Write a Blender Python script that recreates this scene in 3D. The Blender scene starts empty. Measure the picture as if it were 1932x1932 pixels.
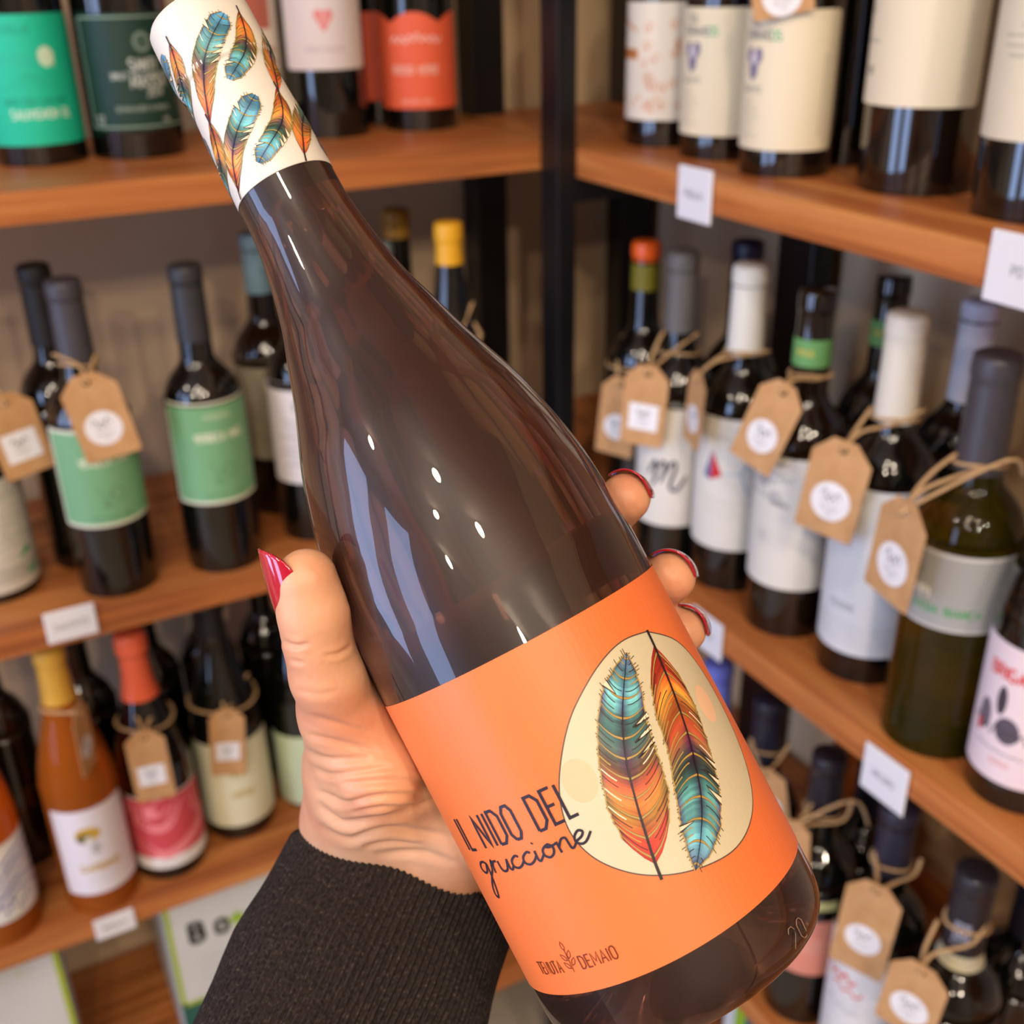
import bpy, math, random
import numpy as np
from mathutils import Vector, Matrix

random.seed(7)
RS = np.random.RandomState(5)
PI = math.pi
SC = bpy.context.scene

# ------------------------------------------------------------------ camera
FPX = 2107.3                      # focal length in pixels of the 1932 px frame
CM = np.array([[0.881285243883507, -0.47224335269567, -0.017959252432670603], [-0.2218329221238121, -0.3798242458939003, -0.8980666439040816], [0.41728464334935467, 0.7954368347429499, -0.43949262605750156]])            # rows: camera right, camera down, camera forward (world axes)
CAMPOS = np.array([0.0, 0.0, 1.55])
cam_data = bpy.data.cameras.new('camera')
cam = bpy.data.objects.new('camera', cam_data)
SC.collection.objects.link(cam)
mw = Matrix.Identity(4)
for i in range(3):
    mw[i][0] = CM[0][i]; mw[i][1] = -CM[1][i]; mw[i][2] = -CM[2][i]; mw[i][3] = CAMPOS[i]
cam.matrix_world = mw
cam_data.sensor_width = 36.0
cam_data.lens = FPX / 1932 * 36.0
cam_data.clip_start = 0.02
cam_data.dof.use_dof = True
cam_data.dof.focus_distance = 0.292
cam_data.dof.aperture_fstop = 13.0
SC.camera = cam

# ------------------------------------------------------------------ world, exposure
SC.view_settings.view_transform = 'Standard'
SC.view_settings.look = 'None'
SC.view_settings.exposure = -0.46
SC.view_settings.gamma = 1.0
SC.view_settings.use_curve_mapping = False
SC.cycles.use_denoising = True
SC.cycles.max_bounces = 10
SC.cycles.transmission_bounces = 10
SC.cycles.glossy_bounces = 4
SC.cycles.diffuse_bounces = 3
SC.cycles.caustics_reflective = False
SC.cycles.caustics_refractive = False
SC.cycles.sample_clamp_indirect = 4.0
wd = bpy.data.worlds.new('room_light'); SC.world = wd
wd.use_nodes = True
wd.node_tree.nodes['Background'].inputs[0].default_value = (0.75, 0.85, 1.0, 1)
wd.node_tree.nodes['Background'].inputs[1].default_value = 0.30

def w2(p):                        # camera-frame metres to world
    return CM.T @ np.asarray(p, float) + CAMPOS
def ray(x, y):
    return CM.T @ np.array([(x - 966) / FPX, (y - 966) / FPX, 1.0])
def on_z(x, y, z):
    d = ray(x, y); return CAMPOS + d * ((z - CAMPOS[2]) / d[2])
def on_y(x, y, Y):
    d = ray(x, y); return CAMPOS + d * (Y / d[1])
def on_x(x, y, X):
    d = ray(x, y); return CAMPOS + d * (X / d[0])

def area_light(name, loc, target, sx, sy, power, col, shape='RECTANGLE'):
    l = bpy.data.lights.new(name, 'AREA'); l.shape = shape
    l.size = sx
    if shape in ('RECTANGLE', 'ELLIPSE'): l.size_y = sy
    l.energy = power; l.color = col
    o = bpy.data.objects.new(name, l); SC.collection.objects.link(o)
    o.location = loc
    o.rotation_euler = (Vector(target) - Vector(loc)).to_track_quat('-Z', 'Y').to_euler()
    return o
# shop window to the left (cool daylight) and a row of ceiling lamps behind the camera (warm)
for wy in (-0.25, 0.85):
    area_light('window_daylight', (-2.45, wy, 1.35), (0.3, 0.8, 1.1), 0.62, 2.0, 46, (0.40, 0.58, 1.0))
for i, (lx, ly, pw) in enumerate([(-0.55, -0.42, 7), (-0.35, -1.05, 12), (-1.15, -0.75, 9), (0.15, -1.9, 21), (-0.9, -2.2, 24), (-2.0, -1.5, 18), (-1.7, 0.3, 9)]):
    area_light('ceiling_spot', (lx, ly, 2.66), (0.35, 0.95, 0.9), 0.11, 0.11, pw, (1.0, 0.84, 0.66), 'DISK')

# ------------------------------------------------------------------ helpers
def lin(c):
    r = []
    for v in c[:3]:
        v = v / 255.0
        r.append(v / 12.92 if v <= 0.04045 else ((v + 0.055) / 1.055) ** 2.4)
    return tuple(r)

def L4(c): return (*lin(c), 1.0)

MATS = {}
def mat(name, col=(200, 200, 200), rough=0.5, metal=0.0, trans=0.0, ior=1.45, coat=0.0, sss=0.0, spec=0.5, attr=False):
    if name in MATS: return MATS[name]
    m = bpy.data.materials.new(name); m.use_nodes = True
    b = m.node_tree.nodes['Principled BSDF']
    b.inputs['Base Color'].default_value = L4(col)
    b.inputs['Roughness'].default_value = rough
    b.inputs['Metallic'].default_value = metal
    b.inputs['Transmission Weight'].default_value = trans
    b.inputs['IOR'].default_value = ior
    b.inputs['Coat Weight'].default_value = coat
    b.inputs['Specular IOR Level'].default_value = spec
    if sss:
        b.inputs['Subsurface Weight'].default_value = sss
        b.inputs['Subsurface Radius'].default_value = (0.008, 0.003, 0.0015)
        b.inputs['Subsurface Scale'].default_value = 1.0
    if attr:
        a = m.node_tree.nodes.new('ShaderNodeAttribute'); a.attribute_name = 'Col'
        m.node_tree.links.new(a.outputs['Color'], b.inputs['Base Color'])
    MATS[name] = m
    return m

def nd(m, t, **kw):
    n = m.node_tree.nodes.new(t)
    for k, v in kw.items(): setattr(n, k, v)
    return n

def add_noise_bump(m, scale=200, strength=0.2, dist=0.001, detail=4, stretch=(1, 1, 1), coord='Object'):
    tc = nd(m, 'ShaderNodeTexCoord'); mp = nd(m, 'ShaderNodeMapping'); mp.inputs['Scale'].default_value = stretch
    nz = nd(m, 'ShaderNodeTexNoise'); nz.inputs['Scale'].default_value = scale; nz.inputs['Detail'].default_value = detail
    bp = nd(m, 'ShaderNodeBump'); bp.inputs['Strength'].default_value = strength; bp.inputs['Distance'].default_value = dist
    lk = m.node_tree.links.new
    lk(tc.outputs[coord], mp.inputs[0]); lk(mp.outputs[0], nz.inputs[0]); lk(nz.outputs[0], bp.inputs['Height'])
    lk(bp.outputs[0], m.node_tree.nodes['Principled BSDF'].inputs['Normal'])
    return nz

def color_noise(m, stops, scale=5, detail=4, stretch=(1, 1, 1), distort=0.0):
    tc = nd(m, 'ShaderNodeTexCoord'); mp = nd(m, 'ShaderNodeMapping'); mp.inputs['Scale'].default_value = stretch
    nz = nd(m, 'ShaderNodeTexNoise'); nz.inputs['Scale'].default_value = scale; nz.inputs['Detail'].default_value = detail
    nz.inputs['Distortion'].default_value = distort
    cr = nd(m, 'ShaderNodeValToRGB')
    el = cr.color_ramp.elements
    while len(el) < len(stops): el.new(0.5)
    for e, (p, c) in zip(el, stops): e.position = p; e.color = L4(c)
    lk = m.node_tree.links.new
    lk(tc.outputs['Object'], mp.inputs[0]); lk(mp.outputs[0], nz.inputs[0]); lk(nz.outputs[0], cr.inputs[0])
    lk(cr.outputs[0], m.node_tree.nodes['Principled BSDF'].inputs['Base Color'])
    return m

def mesh_obj(name, V, F, m, parent=None, smooth=True, cols=None):
    me = bpy.data.meshes.new(name)
    me.from_pydata([tuple(map(float, v)) for v in V], [], [tuple(map(int, q)) for q in F])
    if cols is not None:           # one colour per face, or per face corner
        at = me.color_attributes.new('Col', 'FLOAT_COLOR', 'CORNER')
        buf = []
        for q, c in zip(F, cols):
            if isinstance(c, list):
                for k in c: buf.extend((*k, 1.0))
            else:
                buf.extend((*c, 1.0) * len(q))
        at.data.foreach_set('color', buf)
    if smooth: me.polygons.foreach_set('use_smooth', [True] * len(me.polygons))
    me.materials.append(m)
    me.update()
    o = bpy.data.objects.new(name, me); SC.collection.objects.link(o)
    if parent is not None: o.parent = parent
    return o

def thing(name, label, cat, loc=(0, 0, 0), rotz=0.0, group=None, mw=None):
    o = bpy.data.objects.new(name, None); SC.collection.objects.link(o)
    o.empty_display_size = 0.02
    if mw is not None: o.matrix_world = mw
    else:
        o.location = loc; o.rotation_euler = (0, 0, rotz)
    o['label'] = label; o['category'] = cat
    if group: o['group'] = group
    return o

def tag_top(o, label, cat, group=None):
    o['label'] = label; o['category'] = cat
    if group: o['group'] = group
    return o

def box_vf(x0, x1, y0, y1, z0, z1, bev=0.0):
    if bev <= 0:
        V = [(x, y, z) for x in (x0, x1) for y in (y0, y1) for z in (z0, z1)]
        F = [(0, 1, 3, 2), (4, 6, 7, 5), (0, 4, 5, 1), (2, 3, 7, 6), (0, 2, 6, 4), (1, 5, 7, 3)]
        return V, F
    import bmesh
    bm = bmesh.new(); bmesh.ops.create_cube(bm, size=1)
    for v in bm.verts:
        v.co = Vector(((x0 + x1) / 2 + v.co.x * (x1 - x0), (y0 + y1) / 2 + v.co.y * (y1 - y0), (z0 + z1) / 2 + v.co.z * (z1 - z0)))
    bmesh.ops.bevel(bm, geom=bm.edges[:], offset=bev, segments=2, affect='EDGES', profile=0.5)
    bm.verts.index_update()
    V = [tuple(v.co) for v in bm.verts]; F = [tuple(v.index for v in f.verts) for f in bm.faces]
    bm.free()
    return V, F

def box(name, x0, x1, y0, y1, z0, z1, m, parent=None, bev=0.0):
    V, F = box_vf(x0, x1, y0, y1, z0, z1, bev)
    return mesh_obj(name, V, F, m, parent, smooth=False)

def lathe_vf(prof, n=48, cap0=True, cap1=True):
    V = []; F = []
    for r, z in prof:
        for k in range(n):
            a = 2 * PI * k / n
            V.append((r * math.cos(a), r * math.sin(a), z))
    for i in range(len(prof) - 1):
        for k in range(n):
            k2 = (k + 1) % n
            F.append((i * n + k, i * n + k2, (i + 1) * n + k2, (i + 1) * n + k))
    if cap0: F.append(tuple(range(n - 1, -1, -1)))
    if cap1: F.append(tuple((len(prof) - 1) * n + k for k in range(n)))
    return V, F

def smooth_prof(pts, per=5):
    """Catmull-Rom through (r, z) points."""
    P = [np.array(p, float) for p in pts]
    out = []
    for i in range(len(P) - 1):
        p0 = P[max(i - 1, 0)]; p1 = P[i]; p2 = P[i + 1]; p3 = P[min(i + 2, len(P) - 1)]
        for k in range(per):
            t = k / per
            q = 0.5 * ((2 * p1) + (-p0 + p2) * t + (2 * p0 - 5 * p1 + 4 * p2 - p3) * t * t + (-p0 + 3 * p1 - 3 * p2 + p3) * t ** 3)
            out.append(tuple(q))
    out.append(tuple(P[-1]))
    return out

def tube_vf(pts, rad, n=8, lump=0.0):
    P = [np.array(p, float) for p in pts]
    V = []; F = []
    up = np.array([0.13, 0.21, 0.97])
    m = len(P)
    for i, p in enumerate(P):
        t = P[min(i + 1, m - 1)] - P[max(i - 1, 0)]; t /= (np.linalg.norm(t) + 1e-12)
        a = np.cross(t, up); a /= (np.linalg.norm(a) + 1e-12); b = np.cross(t, a)
        r = rad[i] if hasattr(rad, '__len__') else rad
        for k in range(n):
            th = 2 * PI * k / n + i * 0.5 * (lump > 0)
            rr = r * (1 + lump * math.cos(2 * th))
            V.append(p + rr * (math.cos(th) * a + math.sin(th) * b))
    for i in range(m - 1):
        for k in range(n):
            k2 = (k + 1) % n
            F.append((i * n + k, i * n + k2, (i + 1) * n + k2, (i + 1) * n + k))
    F.append(tuple(range(n - 1, -1, -1))); F.append(tuple((m - 1) * n + k for k in range(n)))
    return V, F

def spline(pts, per=6):
    P = [np.array(p, float) for p in pts]
    out = []
    for i in range(len(P) - 1):
        p0 = P[max(i - 1, 0)]; p1 = P[i]; p2 = P[i + 1]; p3 = P[min(i + 2, len(P) - 1)]
        for k in range(per):
            t = k / per
            out.append(0.5 * ((2 * p1) + (-p0 + p2) * t + (2 * p0 - 5 * p1 + 4 * p2 - p3) * t * t + (-p0 + 3 * p1 - 3 * p2 + p3) * t ** 3))
    out.append(P[-1])
    return out

def merge(parts):
    V = []; F = []
    for v, f in parts:
        o = len(V); V.extend(v); F.extend([tuple(i + o for i in q) for q in f])
    return V, F

# ------------------------------------------------------------------ stroke lettering (mono-line alphabet, unit height)
GL = {
 'A': (.6, [[(0, 0), (.3, 1), (.6, 0)], [(.11, .35), (.49, .35)]]),
 'B': (.55, [[(0, 0), (0, 1), (.35, 1), (.48, .88), (.48, .65), (.35, .53), (0, .53)], [(.35, .53), (.53, .4), (.53, .13), (.38, 0), (0, 0)]]),
 'C': (.55, [[(.52, .85), (.38, 1), (.15, 1), (0, .82), (0, .18), (.15, 0), (.38, 0), (.52, .15)]]),
 'D': (.55, [[(0, 0), (0, 1), (.3, 1), (.52, .8), (.52, .2), (.3, 0), (0, 0)]]),
 'E': (.45, [[(.43, 1), (0, 1), (0, 0), (.43, 0)], [(0, .52), (.36, .52)]]),
 'F': (.45, [[(.43, 1), (0, 1), (0, 0)], [(0, .52), (.36, .52)]]),
 'G': (.58, [[(.52, .85), (.38, 1), (.15, 1), (0, .82), (0, .18), (.15, 0), (.4, 0), (.53, .15), (.53, .45), (.32, .45)]]),
 'H': (.55, [[(0, 0), (0, 1)], [(.52, 0), (.52, 1)], [(0, .52), (.52, .52)]]),
 'I': (.08, [[(.04, 0), (.04, 1)]]),
 'L': (.42, [[(0, 1), (0, 0), (.4, 0)]]),
 'M': (.7, [[(0, 0), (0, 1), (.34, .3), (.68, 1), (.68, 0)]]),
 'N': (.55, [[(0, 0), (0, 1), (.5, 0), (.5, 1)]]),
 'O': (.55, [[(.15, 0), (0, .18), (0, .82), (.15, 1), (.38, 1), (.53, .82), (.53, .18), (.38, 0), (.15, 0)]]),
 'P': (.5, [[(0, 0), (0, 1), (.35, 1), (.5, .86), (.5, .62), (.35, .48), (0, .48)]]),
 'R': (.52, [[(0, 0), (0, 1), (.35, 1), (.5, .86), (.5, .64), (.35, .5), (0, .5)], [(.28, .5), (.52, 0)]]),
 'S': (.5, [[(.48, .86), (.36, 1), (.12, 1), (0, .84), (.02, .64), (.46, .4), (.48, .16), (.36, 0), (.12, 0), (0, .14)]]),
 'T': (.5, [[(0, 1), (.5, 1)], [(.25, 1), (.25, 0)]]),
 'U': (.55, [[(0, 1), (0, .18), (.15, 0), (.38, 0), (.52, .18), (.52, 1)]]),
 'V': (.55, [[(0, 1), (.27, 0), (.54, 1)]]),
 'Y': (.55, [[(0, 1), (.27, .5), (.54, 1)], [(.27, .5), (.27, 0)]]),
 'Z': (.5, [[(0, 1), (.5, 1), (0, 0), (.5, 0)]]),
 '2': (.5, [[(0, .8), (.14, 1), (.36, 1), (.5, .8), (.45, .58), (0, 0), (.5, 0)]]),
 '0': (.5, [[(.15, 0), (0, .2), (0, .8), (.15, 1), (.35, 1), (.5, .8), (.5, .2), (.35, 0), (.15, 0)]]),
 '1': (.3, [[(0, .8), (.2, 1), (.2, 0)]]),
 '9': (.5, [[(.48, .6), (.3, .42), (.12, .46), (0, .66), (.02, .86), (.16, 1), (.34, 1), (.48, .84), (.46, .4), (.3, 0)]]),
 ' ': (.35, []),
}
# joined handwriting, x-height 1: list of strokes in a running coordinate; second value is the advance
HW = {
 'g': (1.15, [[(.85, .85), (.6, 1.05), (.25, .95), (.05, .5), (.25, .1), (.55, .2), (.85, .85), (.8, 0), (.6, -1.2), (.35, -2.1), (.1, -1.9), (.25, -1.2), (.75, -.3), (1.15, .25)]]),
 'r': (.85, [[(0, .25), (.25, 1.05), (.28, .85), (.2, 0)], [(.22, .5), (.45, .95), (.7, .95)]]),
 'u': (1.0, [[(0, .95), (.02, .3), (.2, 0), (.5, .15), (.75, .95)], [(.75, .95), (.72, .2), (.85, 0), (1.05, .3)]]),
 'c': (.85, [[(.65, .85), (.45, 1.0), (.1, .7), (.05, .25), (.3, 0), (.6, .1), (.9, .45)]]),
 'i': (.5, [[(.1, .9), (.08, .2), (.2, 0), (.5, .35)], [(.14, 1.45), (.2, 1.55)]]),
 'o': (.95, [[(.4, 1), (.1, .75), (.05, .3), (.3, 0), (.6, .2), (.7, .65), (.5, 1), (.35, .85), (.6, .75), (.98, .85)]]),
 'n': (1.0, [[(.05, .95), (.08, 0)], [(.1, .5), (.35, .95), (.6, .95), (.65, .5), (.68, .1), (.8, 0), (1.05, .3)]]),
 'e': (.9, [[(.05, .35), (.45, .55), (.6, .85), (.4, 1.05), (.1, .75), (.05, .3), (.3, 0), (.6, .1), (1.0, .6)]]),
}

class Canvas:
    """Collects flat print in label coordinates (x to the reader's right, y up, metres)."""
    def __init__(s):
        s.V = []; s.F = []; s.C = []
    def poly(s, pts, col, layer):
        o = len(s.V)
        for p in pts: s.V.append((p[0], p[1], layer))
        s.F.append(tuple(range(o, o + len(pts))))
        s.C.append(col if isinstance(col, list) else (lin(col)))
    def cols(s, xs, lo, hi, col, layer=0, m=1):
        for a, b in zip(xs[:-1], xs[1:]):
            for j in range(m):
                f0 = j / m; f1 = (j + 1) / m
                pa0 = lo(a) + (hi(a) - lo(a)) * f0; pa1 = lo(a) + (hi(a) - lo(a)) * f1
                pb0 = lo(b) + (hi(b) - lo(b)) * f0; pb1 = lo(b) + (hi(b) - lo(b)) * f1
                s.poly([(a, pa0), (b, pb0), (b, pb1), (a, pa1)], col, layer)
    def outline(s, pts, col, layer=0, step=.0014):
        P = [tuple(p) for p in pts]; xs_ = [p[0] for p in P]; a, b = min(xs_), max(xs_)
        n = int((b - a) / step); k = [(a + b) / 2 - (b - a) / 2 * .9995 * math.cos(PI * i / n) for i in range(n + 1)]
        k = sorted(k + list(np.linspace(a + (b - a) * .1, b - (b - a) * .1, n // 2)))
        def hit(x, f):
            ys = [p[1] + (q[1] - p[1]) * (x - p[0]) / (q[0] - p[0]) for p, q in zip(P, P[1:] + P[:1]) if (p[0] - x) * (q[0] - x) <= 0 and p[0] != q[0]]
            return f(ys)
        s.cols(k, lambda x: hit(x, min), lambda x: hit(x, max), col, layer)
    def rect(s, x0, x1, y0, y1, col, layer=0, r=0.0, m=1, step=0.003):
        n = max(1, int((x1 - x0) / step)); xs = list(np.linspace(x0, x1, n + 1))
        if r > 0: xs = sorted(set(xs + [x0 + r * k / 5 for k in range(6)] + [x1 - r * k / 5 for k in range(6)]))
        def cut(x):
            if r <= 0: return 0
            d = min(x - x0, x1 - x)
            return 0 if d >= r else r - math.sqrt(max(0, r * r - (r - d) ** 2))
        s.cols(xs, lambda x: y0 + cut(x), lambda x: y1 - cut(x), col, layer, m)
    def ell(s, cx, cy, rx, ry, col, layer=1, n=20):
        xs = [cx - rx * math.cos(PI * k / n) for k in range(n + 1)]
        h = lambda x: ry * math.sqrt(max(0, 1 - ((x - cx) / rx) ** 2))
        s.cols(xs, lambda x: cy - h(x), lambda x: cy + h(x), col, layer)
    def line(s, pts, w, col, layer=2, taper=False, seg=0.0025):
        P = [np.array(p, float) for p in pts]
        Q = [P[0]]
        for a, b in zip(P[:-1], P[1:]):
            n = max(1, int(np.linalg.norm(b - a) / seg))
            for k in range(1, n + 1): Q.append(a + (b - a) * k / n)
        n = len(Q); E = []
        for i, q in enumerate(Q):
            t0 = Q[i] - Q[i - 1] if i > 0 else Q[1] - Q[0]
            t1 = Q[i + 1] - Q[i] if i < n - 1 else t0
            t0 = t0 / (np.linalg.norm(t0) + 1e-12); t1 = t1 / (np.linalg.norm(t1) + 1e-12)
            t = t0 + t1; l = np.linalg.norm(t)
            t = t1 if l < .3 else t / l
            ww = w * 0.5 * min(1.6, 1 / max(.5, abs(t @ t1)))
            if taper: ww *= (0.25 + 0.75 * math.sin(PI * min(1, max(0, i / (n - 1)))) ** .6) if taper == 2 else (1 - 0.8 * i / (n - 1))
            nn = np.array([-t[1], t[0]]) * ww
            E.append((q - nn, q + nn))
        for (a, b), (c, d) in zip(E[:-1], E[1:]):
            s.poly([tuple(a), tuple(c), tuple(d), tuple(b)], col, layer)
    def text(s, t, x, y, h, col, w=None, layer=2, wid=1.0, align='c', gap=.22, slant=0):
        w = w or h * .13
        tot = sum(GL[c][0] + gap for c in t) - gap
        cx = x - tot * h * wid / 2 if align == 'c' else x
        for c in t:
            adv, st = GL[c]
            for k in st: s.line([(cx + (p[0] + slant * p[1]) * h * wid, y + p[1] * h) for p in k], w, col, layer)
            cx += (adv + gap) * h * wid
    def hand(s, t, x, y, h, col, w=None, layer=2, wid=1.0):
        w = w or h * .16; cx = x
        for c in t:
            adv, st = HW[c]
            for k in st:
                sp = spline([(cx + p[0] * h * wid, y + p[1] * h) for p in k], 5)
                s.line(sp, w, col, layer, taper=False, seg=1)
            cx += adv * h * wid
    def scrib(s, x0, x1, y, h, col, w, layer=2, n=None, seed=1):
        r = random.Random(seed); n = n or max(4, int((x1 - x0) / (h * .45)))
        pts = [(x0 + (x1 - x0) * k / n, y + h * (r.uniform(.55, 1) if k % 2 else r.uniform(0, .25))) for k in range(n + 1)]
        s.line(spline(pts, 3), w, col, layer, seg=1)

FACE = {}
def wrap(cv, name, Rf, parent, m, flip=False, eps=0.00006, base=0.0002):
    """bend a canvas round a lathe: front of the label is local -Y, y along local Z."""
    V = []
    for x, y, l in cv.V:
        R = Rf(y); th = x / R; rr = R + base + eps * l
        V.append((rr * math.sin(th), -rr * math.cos(th), y))
    return mesh_obj(name, V, cv.F, m, parent, smooth=True, cols=cv.C)

def flat(cv, name, parent, m, fn, eps=0.0001):
    V = [fn(x, y, l * eps) for x, y, l in cv.V]
    return mesh_obj(name, V, cv.F, m, parent, smooth=False, cols=cv.C)

# ------------------------------------------------------------------ materials
M_print = mat('label_paper', rough=0.55, attr=True)
M_printsat = mat('label_satin', rough=0.38, attr=True)
M_glass_dark = mat('dark_bottle_glass', (10, 11, 9), rough=0.06, coat=0.6, spec=0.6)
M_glass_brown = mat('brown_bottle_glass', (22, 14, 8), rough=0.06, coat=0.6, spec=0.6)
M_glass_olive = mat('olive_bottle_glass', (140, 124, 34), rough=0.02, trans=.93, ior=1.34)
M_glass_rose = mat('rose_wine_glass', (250, 132, 44), rough=0.02, trans=.70, ior=1.22)
M_twine = mat('jute_twine', (196, 158, 112), rough=0.9)
add_noise_bump(M_twine, 900, 0.5, 0.0006)
M_kraft = mat('kraft_card', (190, 142, 92), rough=0.75)
color_noise(M_kraft, [(0.3, (184, 136, 86)), (0.7, (200, 154, 104))], 60)
M_blacksteel = mat('black_steel', (16, 15, 17), rough=0.32, metal=0.0, spec=0.6)
M_white = mat('white_plastic', (226, 224, 226), rough=0.4)

# ------------------------------------------------------------------ the bottle in the hand
HB_TOP = np.array([(372 - 966) * .3215 / FPX, (38 - 966) * .3215 / FPX, .3215])
_b = np.array([(1307 - 966) * .3115 / FPX, (1822 - 966) * .3115 / FPX, .3115])
HB_AX = (_b - HB_TOP) / np.linalg.norm(_b - HB_TOP)
HB_H = 0.3035
_mid = HB_TOP + HB_AX * .2
HB_F = -_mid + HB_AX * (_mid @ HB_AX); HB_F /= np.linalg.norm(HB_F)
HB_N = np.cross(HB_AX, HB_F)
if HB_N[0] < 0: HB_N = -HB_N
def hb(al, rad, s):               # point round the held bottle, camera-frame metres
    a = math.radians(al)
    return HB_TOP + HB_AX * s + rad * (math.cos(a) * HB_N - math.sin(a) * HB_F)
HS = [(0, .0120), (.0012, .0148), (.0185, .0150), (.0205, .0138), (.035, .0143), (.055, .0147), (.065, .0149), (.072, .0157), (.083, .0176),
      (.093, .0199), (.102, .0229), (.113, .0264), (.123, .0302), (.132, .0336), (.144, .0370), (.154, .0392), (.165, .0408), (.180, .0417),
      (.198, .0420), (.286, .0420), (.2955, .0416), (.3005, .0398), (.3030, .0365), (.3035, .033)]
def hb_R(s): return float(np.interp(s, [a for a, b in HS], [b for a, b in HS]))
mwm = Matrix.Identity(4)
_X = CM.T @ HB_N; _Y = CM.T @ (-HB_F); _Z = CM.T @ (-HB_AX); _O = w2(HB_TOP + HB_AX * HB_H)
for i in range(3):
    mwm[i][0] = _X[i]; mwm[i][1] = _Y[i]; mwm[i][2] = _Z[i]; mwm[i][3] = _O[i]
held = thing('wine_bottle', 'amber glass bottle held in the hand, orange label with two feathers', 'bottle', mw=mwm)
def hz(s): return HB_H - s
M_amber = mat('amber_bottle_glass', (104, 64, 48), rough=0.01, trans=.88, ior=1.42, coat=.55)
M_amber.node_tree.nodes['Principled BSDF'].inputs['Coat Roughness'].default_value = .38
gl = smooth_prof([(.0100, hz(.002)), (.0135, hz(.004)), (.0136, hz(.018)), (.0126, hz(.0215)), (.0134, hz(.035)), (.0146, hz(.052)), (.0147, hz(.056)), (.0149, hz(.065))], 3)[:-1]
gl += smooth_prof([(b, hz(a)) for a, b in HS if .064 < a < .287], 4)[:-1]
gl += smooth_prof([(b, hz(a)) for a, b in HS if a > .285] + [(.028, .0004), (.020, .006), (.008, .016), (.001, .018)], 4)
V, F = lathe_vf(gl[::-1], 128)
mesh_obj('glass_body', V, F, M_amber, held)
# capsule: printed white sleeve with a lip
M_capsule = mat('white_capsule_foil', (216, 211, 200), rough=0.34)
cp = smooth_prof([(.0001, hz(-.0002)), (.0125, hz(-.0002)), (.0144, hz(.0006)), (.0150, hz(.003)), (.0151, hz(.0165)), (.0148, hz(.0195)), (.0139, hz(.0215)), (.0140, hz(.028)), (.0144, hz(.036)), (.01475, hz(.050)), (.0149, hz(.0556)), (.0147, hz(.0557))], 4)
def cap_R(y): 
    s = HB_H - y
    return float(np.interp(s, [0, .003, .0165, .0195, .0215, .028, .036, .05, .056], [.0146, .0150, .0151, .0148, .0139, .0140, .0144, .01475, .0149]))
V, F = lathe_vf(cp[::-1], 96, cap0=False)
capo = mesh_obj('capsule', V, F, M_capsule, held)

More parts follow.
